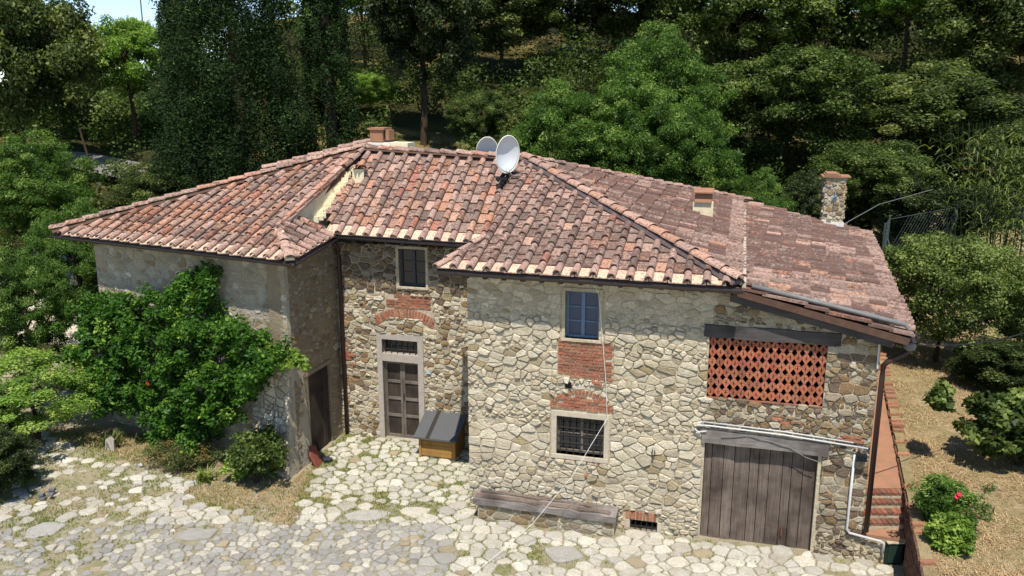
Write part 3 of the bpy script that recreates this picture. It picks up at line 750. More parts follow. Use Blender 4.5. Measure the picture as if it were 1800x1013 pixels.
# chimneys
def chim_stone(fr, wd, z0, z1, par, seed):
    lay(fr, rubble(0, wd, z0, z1, lambda x, z: (.05, .10), 1.4, .02, seed=seed), par, lambda x, z: ((R.choice([.1, .3, .5, .55, .6, .75, .8]), .1, R.uniform(.3, .9)), 1))
cc = Vector((9.38, 24.45, 0)); g = G(); cw = .56
P = [cc - U * cw / 2, cc + U * cw / 2, cc + U * cw / 2 + VV_ * .6, cc - U * cw / 2 + VV_ * .6]
g.prism([p + Z * 4.2 for p in P], (0, 0, 1.85)); ch = g.build('chimney', M['mortar'], house, ); ch['label'] = 'tall rubble stone chimney on the lean-to roof'
chim_stone(frame(cc - U * cw / 2, U, -VV_), cw, 4.75, 6.03, ch, 21); chim_stone(frame(cc + U * cw / 2, VV_, U), .6, 4.75, 6.03, ch, 22)
chim_stone(frame(cc - U * cw / 2 + VV_ * .6, -VV_, -U), .6, 4.75, 6.03, ch, 23)
g = G(); q = .04; g.prism([P[0] - U * q - VV_ * q + Z * 4.45, P[1] + U * q - VV_ * q + Z * 4.4, P[2] + U * q + VV_ * q + Z * 4.4, P[3] - U * q + VV_ * q + Z * 4.45], (0, 0, .34)); g.build('chimney_skirt', M['white'], ch)
g = G()
for k, (a, b, zz) in enumerate(((-.38, .40, 6.05), (-.30, .12, 6.09), (-.26, .05, 6.13))):
    g.prism([cc + U * a - VV_ * .07 + Z * zz, cc + U * b - VV_ * .07 + Z * zz, cc + U * b + VV_ * .68 + Z * zz, cc + U * a + VV_ * .68 + Z * zz], (0, 0, .035))
g.build('chimney_cap', M['terra'], ch)
g = G(); f0 = cc - VV_ * .06
g.tube([f0 + Z * 5.1, f0 + Z * 5.75], .012, 6); g.tube([f0 + Z * 5.45 - U * .06, f0 + Z * 5.52 + U * .06], .03, 6); g.build('cable_bracket', M['bluewood'], ch)
cc = Vector((-3.35, 22.1, 0)); g = G()
P = [cc - U * .3 - VV_ * .25, cc + U * .3 - VV_ * .25, cc + U * .3 + VV_ * .35, cc - U * .3 + VV_ * .35]
g.prism([p + Z * 6.6 for p in P], (0, 0, .6)); c2 = g.build('chimney', M['white'], house); c2['label'] = 'small plastered chimney with terracotta pot at the left ridge'
g = G(); g.prism([cc + U * a + VV_ * b + Z * 7.22 for a, b in ((-.25, -.22), (.10, -.22), (.10, .22), (-.25, .22))], (0, 0, .30)); g.build('chimney_pot', M['terra'], c2)
g = G(); g.prism([cc + U * a + VV_ * b + Z * (7.52) for a, b in ((-.3, -.26), (.16, -.26), (.16, .26), (-.3, .26))], (0, 0, .05)); g.prism([cc + U * a + VV_ * b + Z * 7.26 for a, b in ((.15, -.15), (.24, -.15), (.24, .2), (.15, .2))], (0, 0, .26)); g.build('chimney_cap', M['terra'], c2)
g = G(); g.prism([cc + U * a + VV_ * b + Z * 7.0 for a, b in ((.30, -.22), (.78, -.22), (.78, .3), (.30, .3))], (0, 0, .2)); g.build('chimney_shoulder', M['cream'], c2)
cc = onp(zB, 4.57, 20.06); g = G()
g.prism([cc + U * a + VV_ * b - Z * .2 for a, b in ((-.24, 0), (.24, 0), (.2, .4), (-.2, .4))], (0, 0, .6)); v1 = g.build('roof_vent', M['cream'], house)
g = G(); g.prism([cc + U * -.2 - VV_ * .06 + Z * .40, cc + U * .2 - VV_ * .06 + Z * .40, cc + U * .2 - VV_ * -.02 + Z * .62, cc + U * -.2 - VV_ * -.02 + Z * .62], VV_ * .42); g.build('vent_hood', M['terra'], v1)
g = G(); g.prism([cc + U * -.23 - VV_ * .1 + Z * .62, cc + U * .23 - VV_ * .1 + Z * .62, cc + U * .23 + VV_ * .5 + Z * .66, cc + U * -.23 + VV_ * .5 + Z * .66], (0, 0, .03)); g.build('vent_lid', M['terra'], v1)
# fascia beam under the verge and rafters
v0, v1_ = fac(4.95, 4.93, .2), fac(7.78, 4.36, .2)
zc_ = lambda s: (lambda p: zC(p.x, p.y))(fac(s, 0, .2))
g = G(); g.prism([fac(5.0, zc_(5.0) - .19, .22), fac(7.75, zc_(7.75) - .19, .22), fac(7.75, zc_(7.75) - .32, .22), fac(5.0, zc_(5.0) - .32, .22)], VV_ * .2); g.build('fascia_beam', M['darkbeam'], house)
for fr, n, s_a, s_b, zt in ((fac, 14, .1, 4.9, 5.02), (mid, 8, .25, 3.1, 5.08)):
    g = G()
    for i in range(n):
        s_ = s_a + (s_b - s_a) * i / (n - 1); g.box((s_ - .04, zt - .02, 0), (s_ + .04, zt + .08, .36), lambda a, b, c: fr(a, b, c))
    g.build('rafter_ends', M['darkbeam'], house)
# gutters
def gutter(pts, r=.065, mat='gutter', n=6):
    V, F = [], []; pts = [Vector(p) for p in pts]
    for i, p in enumerate(pts):
        t = (pts[min(i + 1, len(pts) - 1)] - pts[max(i - 1, 0)]).normalized(); a = Vector((t.x, t.y, 0)).normalized().cross(Z)
        for rr in (r, r - .012): V += [p + a * (-math.cos(math.pi * k / n)) * rr - Z * math.sin(math.pi * k / n) * rr for k in range(n + 1)]
    m = n + 1
    for i in range(len(pts) - 1):
        b, c = i * 2 * m, (i + 1) * 2 * m
        for k in range(n): F += [(b + k, b + k + 1, c + k + 1, c + k), (b + m + k, c + m + k, c + m + k + 1, b + m + k + 1)]
        F += [(b, c, c + m, b + m), (b + n, b + m + n, c + m + n, c + n)]
    gt = mesh('gutter', V, F, M[mat], house)
    for a, b in zip(pts, pts[1:]):
        L = (b - a).length; d = (b - a).normalized(); k = .5
        while k < L:
            g = G(); g.tube([a + d * k + Z * .01 - d.cross(Z) * .075 * 1, a + d * k - Z * .07, a + d * k + Z * .01 + d.cross(Z) * .075], .008, 5); g.build('bracket', M['gutter'], gt); k += 1.0
    return gt
lo = lambda p, d=.06, z=-.06: Vector(p) + Vector((-.2633 * d, -.9647 * d, z))
gutter([lo(FL - U * .05), lo(FR + U * .05)])
gutter([lo(onp(zM, ML.x, ML.y) + U * .05), lo(onp(zM, MR.x, MR.y) + U * .2)])
gutter([A0 + Vector((-.08, 0, -.06)), A1 + Vector((.06, -.09, -.06))])
gutter([A1 + Vector((.07, -.06, -.06)), S1 + Vector((.08, .05, -.06))])
g = G(); g.tube([mid(.12, 5.1, .42), mid(.14, 4.9, .15), mid(.14, 4.6, .09), mid(.14, .1, .09)], .05, 8); g.build('downpipe', M['down'], house, True)
pa, pb = onp(zC, 4.2, 14.36) + Z * .06, onp(zC, 6.72, 13.98) + Z * .10
g = G(); g.tube([pa - VV_ * -.18, pa + (pb - pa) * .5 + VV_ * .12, pb + U * .05, pb + U * .16 - Z * .14, pb + U * .16 - Z * .3], .045, 8); g.build('downpipe', M['gutter2'], house, True)
gutter([K0 + U * .06 - Z * .06, K1 + U * .06 - Z * .06])
hp = pb + U * .16 - Z * .3
g = G(); g.tube([hp, hp - Z * .1], .07, 10, .11); g.tube([hp - Z * .1, hp - Z * .16], .11, 10, .05); g.build('hopper', M['gutter2'], house, True)
g = G(); g.tube([hp - Z * .15, hp - Z * .24 - U * .08, fac(7.72, 3.92, .12), fac(7.66, 3.82, .07), fac(7.66, 3.6, .06), fac(7.66, .62, .06)], .05, 8); g.build('downpipe', M['down'], house, True)
g = G(); g.tube([fac(7.56, 4.2, .05), fac(7.57, 3.75, .05)], .018, 6); g.build('pipe', M['pipe'], house)

# --- windows and doors of the facade
def bx(fr, s0, s1, z0, z1, d0, d1, name, mat, par, col=(0, 0, .5)):
    g = G(); g.box((s0, z0, d0), (s1, z1, d1), lambda a, b, c: fr(a, b, c)); o = g.build(name, mat, par); o.color = (*col, 1); return o
def window(fr, s0, s1, z0, z1, wood, depth, cols=2, rows=3, surround=None, sw=.09):
    fw = .05
    g = G()
    for a, b, c_, d in ((s0, s0 + fw, z0, z1), (s1 - fw, s1, z0, z1), (s0 + fw, s1 - fw, z1 - fw, z1), (s0 + fw, s1 - fw, z0, z0 + fw)): g.box((a, c_, depth), (b, d, depth + .05), lambda a, b, c: fr(a, b, c))
    o = g.build('window', M[wood], house)
    sm_ = (s0 + s1) / 2
    bx(fr, sm_ - .035, sm_ + .035, z0 + fw, z1 - fw, depth + .008, depth + .06, 'mullion', M[wood], o)
    for a, b in ((s0 + fw, sm_ - .035), (sm_ + .035, s1 - fw)):
        for k in range(rows):
            za = z0 + fw + (z1 - z0 - 2 * fw) * k / rows; zb = z0 + fw + (z1 - z0 - 2 * fw) * (k + 1) / rows
            bx(fr, a, b, za, zb, depth + .01, depth + .02, 'pane', M['skyglass' if wood == 'bluewood' else 'glass'], o)
            if k: bx(fr, a, b, za - .012, za + .012, depth + .02, depth + .045, 'glazing_bar', M[wood], o)
    bx(fr, s0, s1, z0, z1, depth - .25, depth - .2, 'room', M['dark'], o)
    if surround:
        for nm, (a, b, c_, d) in (('jamb', (s0 - sw, s0, z0, z1)), ('jamb', (s1, s1 + sw, z0, z1)), ('window_head', (s0 - sw, s1 + sw, z1, z1 + sw)), ('sill', (s0 - sw, s1 + sw, z0 - sw * .8, z0))):
            bx(fr, a, b, c_, d, -.2, .028 if nm != 'sill' else .05, nm, M[surround], o)
    return o
o = window(fac, *h_up[:2], *h_up[2:], 'bluewood', -.16, surround='mortar', sw=.06); o['label'] = 'small blue painted window under the front eave'
o = window(mid, *h_mw[:2], *h_mw[2:], 'darkwood', -.16, surround='mortar', sw=.06); o['label'] = 'dark window above the entrance door'
o = window(fac, h_lo[0], h_lo[1], h_lo[2], h_lo[3], 'doorrail', -.2, rows=2, surround='frame2', sw=.10); o['label'] = 'barred ground floor window in a stone surround'
for k in range(7): s_ = h_lo[0] + .07 + k * (.95 - .14) / 6; g = G(); g.tube([fac(s_, h_lo[2], -.03), fac(s_, h_lo[3], -.03)], .011, 6); g.build('bar', M['iron'], o)
for k in range(5): z_ = h_lo[2] + .08 + k * .16; g = G(); g.tube([fac(h_lo[0], z_, -.03), fac(h_lo[1], z_, -.03)], .009, 6); g.build('bar', M['iron'], o)
o = bx(fac, h_cel[0], h_cel[1], h_cel[2], h_cel[3], -.3, -.25, 'window', M['dark'], house); o['label'] = 'little cellar opening with iron grate'
for k in range(4): s_ = h_cel[0] + .11 * (k + 1); g = G(); g.tube([fac(s_, h_cel[2], -.02), fac(s_, h_cel[3], -.02)], .008, 6); g.build('bar', M['iron'], o)
g = G(); g.tube([fac(h_cel[0], .08, -.02), fac(h_cel[1], .08, -.02)], .008, 6); g.build('bar', M['iron'], o)
for a, b, c_, d in ((3.24, 3.34, -.1, .22), (3.88, 3.96, -.1, .22)): bx(fac, a, b, c_, d, -.2, .03, 'jamb', M['frame2'], o)
# lattice
lat = bx(fac, 4.68, 6.73, 2.92, 2.94, -.2, .03, 'lattice_panel', M['brick'], house)
bx(fac, 4.68, 6.73, 2.94, 4.09, -.44, -.40, 'backing', M['dark'], lat)
def lattice_mesh():
    pw, ph = 2.05 / 15, 1.15 / 6; hw, hh = pw / 2, ph / 2; t = .016
    outer = [(-hw, -t), (-t, -hh), (t, -hh), (hw, -t), (hw, t), (t, hh), (-t, hh), (-hw, t)]
    # push sides outward for rounded gaps
    out2 = []
    for i, p in enumerate(outer):
        q = outer[(i + 1) % 8]; out2.append(p)
        if math.hypot(p[0] - q[0], p[1] - q[1]) > .05: out2.append(((p[0] + q[0]) / 2 * .98, (p[1] + q[1]) / 2 * .98))
    a, b, c_ = .006, .030, .046
    inner = [(-a, -c_), (a, -c_), (a, -a), (b * .8, -a), (b * .8, a), (a, a), (a, c_), (-a, c_), (-a, a), (-b * .8, a), (-b * .8, -a), (-a, -a)]
    bm = bmesh.new(); ed = []
    for loop in (out2, inner):
        vs = [bm.verts.new((x, 0, z)) for x, z in loop]
        ed += [bm.edges.new((vs[i], vs[(i + 1) % len(vs)])) for i in range(len(vs))]
    r = bmesh.ops.triangle_fill(bm, use_beauty=True, use_dissolve=False, edges=ed)
    fs = [f for f in bm.faces]
    ex = bmesh.ops.extrude_face_region(bm, geom=fs)
    for v in ex['geom']:
        if isinstance(v, bmesh.types.BMVert): v.co.y += .09
    bmesh.ops.recalc_face_normals(bm, faces=bm.faces)
    me = bpy.data.meshes.new('lattice_brick'); bm.to_mesh(me); bm.free(); me.materials.append(M['lattice']); return me
lm = lattice_mesh(); Mf = Matrix((U, VV_, Z)).transposed().to_4x4()
for i in range(15):
    for j in range(6):
        o = bpy.data.objects.new('lattice_brick', lm); link(o, lat)
        m4 = Mf.copy(); m4.translation = fac(4.68 + (i + .5) * 2.05 / 15, 2.94 + (j + .5) * 1.15 / 6, -.02 + R.uniform(-.005, .005)); o.matrix_local = m4
        o.color = (R.uniform(0, 1), R.uniform(0, .35), R.uniform(.1, 1), 1); o.matrix_local = m4 @ Matrix.Rotation(R.uniform(-.04, .04), 4, 'Y') @ Matrix.Rotation(R.uniform(-.05, .05), 4, 'X')
def beam(fr, s0, s1, z0, z1, d0, d1, name, mat, par=None, skew=0, seg=10, wob=.012):
    g = G(); P = []
    V, F = [], []
    for i in range(seg + 1):
        s_ = s0 + (s1 - s0) * i / seg; k = skew * (i / seg)
        for z_, d_ in ((z0, d0), (z0, d1), (z1, d1), (z1, d0)): V.append(fr(s_, z_ + k + R.uniform(-wob, wob), d_ + (R.uniform(-wob, wob) if d_ == d1 else 0)))
    for i in range(seg):
        for k in range(4): F.append((i * 4 + k, i * 4 + (k + 1) % 4, (i + 1) * 4 + (k + 1) % 4, (i + 1) * 4 + k))
    F += [(3, 2, 1, 0), tuple(seg * 4 + k for k in range(4))]
    o = mesh(name, V, F, M[mat], par or house, color=(0, 0, .6)); return o
beam(fac, 4.58, 6.94, 4.10, 4.33, -.2, .05, 'lintel', 'darkbeam', skew=0)['label'] = 'wooden lintel above the brick lattice'
beam(fac, 4.64, 6.90, 2.04, 2.29, -.2, .06, 'lintel', 'beam', skew=-.04)['label'] = 'wooden lintel above the plank door'
# garage door
gd = bx(fac, 4.70, 6.74, -.02, 2.03, -.28, -.24, 'door', M['dark'], house); gd['label'] = 'wide weathered plank door'
sx = 4.705; wids = [.14, .22, .2, .28, .17, .19, .24, .16, .2, .235]; k_ = (6.735 - 4.705) / sum(wids)
for i, wd in enumerate(wids):
    bx(fac, sx + .006, sx + wd * k_ - .006, .0 + R.uniform(-.02, .02), 2.02, -.16, -.12 + R.uniform(-.01, .012), 'plank', M['plank'], gd, (0, 0, R.uniform(0, 1))); sx += wd * k_
g = G(); g.tube([fac(6.2, .25, -.08), fac(6.2, .45, -.08)], .015, 6); g.build('latch', M['rust'], gd)
# entrance
ed = bx(mid, 1.0, 1.13, .1, 2.69, -.2, .03, 'door', M['frame'], house); ed['label'] = 'double wooden entrance door in grey stone frame'
bx(mid, 2.05, 2.19, .1, 2.69, -.2, .03, 'jamb', M['frame'], ed); bx(mid, 1.0, 2.19, 2.69, 2.83, -.2, .03, 'door_head', M['frame'], ed)
bx(mid, 1.13, 2.05, 2.14, 2.33, -.2, .02, 'transom', M['frame'], ed); bx(mid, 1.13, 2.05, .08, .14, -.3, .06, 'threshold', M['frame'], ed)
bx(mid, 1.13, 2.05, 2.33, 2.69, -.2, -.17, 'fanlight', M['glass'], ed)
for k in range(6): s_ = 1.2 + k * .155; g = G(); g.tube([mid(s_, 2.33, -.03), mid(s_, 2.69, -.03)], .01, 6); g.build('bar', M['iron'], ed)
g = G(); g.tube([mid(1.13, 2.44, -.03), mid(2.05, 2.44, -.03)], .01, 6); g.build('bar', M['iron'], ed)
for a, b in ((1.14, 1.585), (1.595, 2.04)):
    for c_, d in ((a, a + .055), (b - .055, b)): bx(mid, c_, d, .15, 2.13, -.16, -.11, 'stile', M['doorrail'], ed, (0, 0, .3))
    for z_ in (.15, .68, 1.12, 1.56, 2.05): bx(mid, a + .055, b - .055, z_, z_ + .07, -.155, -.115, 'rail', M['doorrail'], ed, (0, 0, .5))
    for z_, z2, m_ in ((.22, .68, 'darkdoor'), (.75, 1.12, 'darkdoor'), (1.19, 1.56, 'darkdoor'), (1.63, 2.05, 'darkdoor')): bx(mid, a + .055, b - .055, z_, z2, -.15, -.14, 'door_panel', M[m_], ed, (0, 0, R.uniform(.3, 1)))
g = G(); g.tube([mid(1.62, 1.15, -.09), mid(1.62, 1.3, -.09)], .014, 6); g.build('handle', M['iron'], ed)
# side door in the wing
d2 = bx(sid, .92, 1.86, .0, 2.14, -.25, -.2, 'door', M['dark'], house); d2['label'] = 'dark brown plank door in the side of the wing'
for i in range(6): bx(sid, .925 + i * .156, .925 + i * .156 + .15, .06 + .02 * i, 2.12, -.08, -.04 + R.uniform(-.006, .006), 'plank', M['darkdoor'], d2, (0, 0, R.uniform(.2, 1)))
bx(sid, .84, 1.94, 2.14, 2.24, -.1, .03, 'lintel', M['plaster_side'], d2)
# house number tile, conduit, lamp, ring
pl_ = bx(mid, 2.27, 2.39, 1.92, 2.0, .04, .055, 'number_plate', M['blue'], house)
g = G(); g.tube([fac(4.72, 2.27, .08), fac(4.56, 2.24, .08), fac(4.50, 2.30, .08), fac(4.55, 2.38, .08), fac(4.75, 2.385, .08), fac(6.1, 2.35, .08), fac(7.55, 2.25, .08)], .017, 8); g.build('pipe', M['pipe'], house, True)
g = G(); g.tube([fac(4.62, 2.45, .07), fac(6.1, 2.41, .07), fac(7.3, 2.33, .07)], .014, 6); g.build('pipe', M['pipe'], house, True)
g = G(); g.tube([fac(7.34, 2.1, .06), fac(7.33, .62, .06), fac(7.38, .55, .06), fac(7.92, .47, .08), fac(7.98, .44, .08), fac(7.98, .22, .08)], .024, 8); g.build('pipe', M['pipe'], house, True)
g = G(); g.box((7.36, 2.02, .06), (7.54, 2.14, .16), lambda a, b, c: fac(a, b, c)); fl_ = g.build('floodlight', M['black'], house)
bx(fac, 7.38, 7.52, 2.03, 2.12, .161, .17, 'lamp_glass', M['glass'], fl_)
g = G(); g.tube([fac(7.2, 2.1, .05), fac(7.0, 2.04, .06), fac(6.8, 2.0, .05)], .008, 5); g.build('cable', M['black'], house)
g = G(); g.tube([fac(5.0, 2.2, .08), fac(5.5, 2.26, .08), fac(6.2, 2.14, .08), fac(6.5, 1.96, .08), fac(6.72, 1.9, .08)], .008, 5); g.build('cable', M['gutter2'], house)
g = G(); g.tube([fac(3.75, 1.86, .04), fac(3.72, 1.7, .06), fac(3.75, 1.6, .07), fac(3.78, 1.7, .06), fac(3.75, 1.86, .04)], .012, 6); g.build('tether_ring', M['iron'], house)
g = G(); g.box((2.0, 2.86, .0), (2.12, 2.98, .05), lambda a, b, c: fac(a, b, c)); g.build('vent_hole', M['dark'], house)
for T in (STN, BRK, PAN, COV, RDG): T.finish()

# ------------------------------------------------------------------ courtyard paving
pave = mesh('courtyard_paving', [(-13, 11.5, .012), (7.3, 11.5, .012), (7.3, 13.9, .012), (-13, 13.9, .012)], [(0, 1, 2, 3)], M['court'])
tag(pave, 'irregular pale paving stones of the courtyard', None, None, 'structure')
PV = Pieces('paving_stone', M['paver'], 'small_paving_stones', pave)
fronts = [(fac(0, 0), U), (mid(0, 0), U)]
def free(x, y):
    # outside the building
    p = Vector((x, y, 0)); s_ = (p - fac(0, 0)).dot(U); d = -(p - fac(0, 0)).dot(VV_)
    if s_ > -.02 and d < .06: return False
    if (p - mid(0, 0)).dot(VV_) > -.08: return False
    s2 = (p - sid(0, 0)).dot(se); n2 = (p - sid(0, 0)).dot(Vector((se.y, -se.x, 0)))
    if n2 < .08 and -(p - win(0, 0)).dot(Vector((we.y, -we.x, 0))) > -.35: return False
    if 0.1 < s_ < 3.2 and d < .45: return False
    if x > 7.0 + .36 * (y - 13.95): return False
    return True
def planted(x, y):  # beds and bare soil along the wing
    p = Vector((x, y, 0)); d = (p - win(0, 0)).dot(Vector((we.y, -we.x, 0))); s_ = (p - win(0, 0)).dot(we)
    return d < 1.35 and x < -4.6 or (x < -4.4 and d < 1.9 and s_ > 4.5)
def r_pave(x, y):
    if x < -1.6 and y < 15.5: return (.045, .15)
    if y > 16.3: return (.06, .21)
    return (.06, .25)
polys = rubble(-13, 7.25, 11.6, 19.75, r_pave, 1.12, .02, keep=lambda x, y: free(x, y) and not planted(x, y) and not (x < -7.5 and R.random() < .35 + .25 * (y > 16)) and not (x > -7 and x < -2.5 and 16.0 < y < 16.6 and R.random() < .5) and R.random() > .04, seed=12)
pavers = []
BIG = [(-9.3, 15.15, .42, .36), (-3.0, 15.75, .5, .26), (-2.0, 15.9, .36, .24), (.95, 14.25, .42, .3), (-6.2, 15.0, .4, .24)]
def inbig(P): cx = sum(p[0] for p in P) / len(P); cy = sum(p[1] for p in P) / len(P); return any(((cx - b[0]) / (b[2] + .1)) ** 2 + ((cy - b[1]) / (b[3] + .1)) ** 2 < 1 for b in BIG)
polys = [P for P in polys if not inbig(P)] + [[(b[0] + math.cos(a) * b[2] * q_, b[1] + math.sin(a) * b[3] * q_) for a, q_ in [((k + R.uniform(-.25, .25)) * 2 * math.pi / 7 + .4, R.uniform(.78, 1.15)) for k in range(7)]] for b in BIG]
for P in polys:
    cx = sum(p[0] for p in P) / len(P); cy = sum(p[1] for p in P) / len(P); fine = cx < -1.2 and cy < 15.4
    t = R.choice([.0, .1, .2, .3, .45]) if not fine else R.choice([.3, .55, .65, .7, .75, .8, .85, .2])
    if R.random() < .03: t = 1.0
    if area(P) > .24: t = .62
    base = ground_z(cx, cy)
    V, F = slab_piece(P, lambda x, y, d: (x, y, base + d), R.uniform(.022, .045), .03, .02, .003)
    PV.add(None, None, (t, R.uniform(0, .15), R.uniform(.3, 1) * (.8 if fine else 1)), pave, area(P) * 8, V, F); pavers.append(P)
PV.finish()

# ------------------------------------------------------------------ grass and straw (nobody could count it)
def blades(name, pts, h, wd, mat, tone, lie=.3):
    n = len(pts); pts = np.array(pts); a = NR.uniform(0, 2 * np.pi, n); L = NR.uniform(.5, 1.2, n) * h; lean = np.abs(NR.normal(lie, .35, n))
    d = np.stack([np.cos(a), np.sin(a), np.zeros(n)], 1); s_ = np.stack([-np.sin(a), np.cos(a), np.zeros(n)], 1) * (wd / 2)
    tip = pts + d * (np.sin(np.minimum(lean, 1.5)) * L)[:, None]; tip[:, 2] += np.cos(np.minimum(lean, 1.5)) * L
    V = np.stack([pts - s_, pts + s_, tip], 1).reshape(-1, 3); Q = np.arange(3 * n).reshape(-1, 3)
    pc = np.zeros((n, 4)); pc[:, 0] = tone(n); pc[:, 3] = 1
    return npmesh(name, V, Q, M[mat], None, np.repeat(pc, 3, 0))
gx = np.array([(sum(p[0] for p in P) / len(P), sum(p[1] for p in P) / len(P), math.sqrt(area(P)) * .5) for P in pavers])
def off_stone(x, y, k=1.0):
    d2 = (gx[:, 0] - x) ** 2 + (gx[:, 1] - y) ** 2; return np.all(d2 > (gx[:, 2] * k) ** 2)
pts = []
while len(pts) < 56000:
    x, y = R.uniform(-13, 7.2), R.uniform(12.2, 19.7)
    den = .2 + 1.2 * sm(15.2, 17, y) * (x > -4.6) + .45 * max(0, math.sin(x * 1.7 + 2) * math.sin(y * 2.3)) + .4 * (abs(x + .4) < 1 and y < 16)
    if x < -6: den += .3 * (math.sin(x * 3 + y * 2) > .3)
    if x < -1.5 and x > -8 and y < 15.3: den *= .25
    if R.random() < den * .7 and free(x, y) and off_stone(x, y, .86):
        for _ in range(4): xx, yy = x + R.gauss(0, .025), y + R.gauss(0, .025); pts.append((xx, yy, ground_z(xx, yy) + .005))
tag(blades('grass', pts, .055, .017, 'grass', lambda n: NR.beta(1.6, 1.6, n), .5), 'short green grass growing in the joints of the courtyard paving', 'grass', None, 'stuff')
pts = []
while len(pts) < 15000:
    x, y = R.uniform(-12, -2.6), R.uniform(14.8, 20)
    if (planted(x, y) or (y < 16.9 and y > 15.7 and R.random() < .35)) and free(x, y): pts.append((x, y, ground_z(x, y) + .005))
tag(blades('dry_grass', pts, .08, .016, 'straw', lambda n: NR.uniform(0, 1, n), 1.1), 'dry straw lying along the foot of the wing wall', 'dry grass', None, 'stuff')

# ------------------------------------------------------------------ right side: walkway, retaining wall, garden
rt0, rtd = Vector((7.2, 13.95, 0)), Vector((.36, 1, 0))          # retaining wall line
def rx(y): return 7.2 + .36 * (y - 13.95)
gys = [8, 10, 11, 12, 13, 13.9] + list(np.arange(14.4, 34, .6)); V = []; nx = 40
gcol = [0] + [1.2 ** k * .12 for k in range(1, nx)]
tot = gcol[-1]
for y in gys:
    for c_ in gcol: x = rx(y) + .1 + c_; V.append((x, y, max(1.06 + .05 * math.sin(x * 1.3 + y) - .02, ground_z(x, y) + .02 + .25 * sm(24, 27, y)) if y > 9 else 1.0))
F = [(j * nx + i, j * nx + i + 1, (j + 1) * nx + i + 1, (j + 1) * nx + i) for j in range(len(gys) - 1) for i in range(nx - 1)]
garden = mesh('garden_ground', V, F, M['ground'], smooth=True); tag(garden, 'raised garden bank covered in dry mown grass beside the house', None, None, 'structure')
def garden_z(x, y): return max(1.04 + .05 * math.sin(x * 1.3 + y), ground_z(x, y) + .02 + .25 * sm(24, 27, y))
pts = []
while len(pts) < 90000:
    y = 11.5 + 14 * R.random() ** 1.2; x = rx(y) + .12 + R.uniform(0, 12)
    if R.random() < .55 + .45 * math.sin(x * 2.3 + 1.3 * y) * math.sin(y * 1.9 - x): pts.append((x, y, garden_z(x, y) + R.uniform(0, .02)))
tag(blades('mown_grass', pts, .11, .017, 'straw', lambda n: NR.uniform(0, .92, n), 1.35), 'dry mown grass strewn over the raised garden', 'dry grass', None, 'stuff')
rw = empty('retaining_wall', (7.36, 13.95, 0), 'low brick retaining wall between terracotta ramp and dry garden', 'wall', world=True)
def strip(P, wd): return [Vector(p) for p in P]
core = G()
ys = [10.5, 13.95, 16, 18, 20, 22, 24]
for a, b in zip(ys, ys[1:]):
    core.add([(rx(a) + .02, a, -.2), (rx(b) + .02, b, -.2), (rx(b) + .02, b, 1.12), (rx(a) + .02, a, 1.12), (rx(a) + .22, a, -.2), (rx(b) + .22, b, -.2), (rx(b) + .22, b, 1.12), (rx(a) + .22, a, 1.12)],
             [(0, 3, 2, 1), (4, 5, 6, 7), (3, 7, 6, 2), (0, 4, 7, 3), (1, 2, 6, 5)])
core.build('wall_core', M['ground'], rw)
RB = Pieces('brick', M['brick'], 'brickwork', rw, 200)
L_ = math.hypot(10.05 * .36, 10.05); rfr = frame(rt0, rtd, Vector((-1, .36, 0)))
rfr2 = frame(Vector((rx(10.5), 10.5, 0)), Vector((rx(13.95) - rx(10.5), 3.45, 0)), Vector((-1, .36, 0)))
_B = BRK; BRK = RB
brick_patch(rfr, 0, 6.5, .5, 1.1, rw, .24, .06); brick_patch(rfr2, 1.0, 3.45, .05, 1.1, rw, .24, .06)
y = 11.2
while y < 24:
    V_ = []; a, b = y + .006, y + .115; x0 = rx(y)
    if R.random() > .75:
        h_ = 1.12 + R.uniform(.04, .06)
        BRK.add(None, None, (R.choice([.4, .8, .82]), R.uniform(.1, .4), R.uniform(.2, .9)), rw, 1.2, *(lambda g: (g.V, g.F))(G().add([(rx(a) - .01, a, 1.1), (rx(a) + .24, a, 1.1), (rx(b) + .24, b, 1.1), (rx(b) - .01, b, 1.1), (rx(a) - .01, a, h_), (rx(a) + .24, a, h_), (rx(b) + .24, b, h_), (rx(b) - .01, b, h_)], [(0, 3, 2, 1), (4, 5, 6, 7), (0, 1, 5, 4), (1, 2, 6, 5), (2, 3, 7, 6), (3, 0, 4, 7)])))
    y += .122
RB.finish()
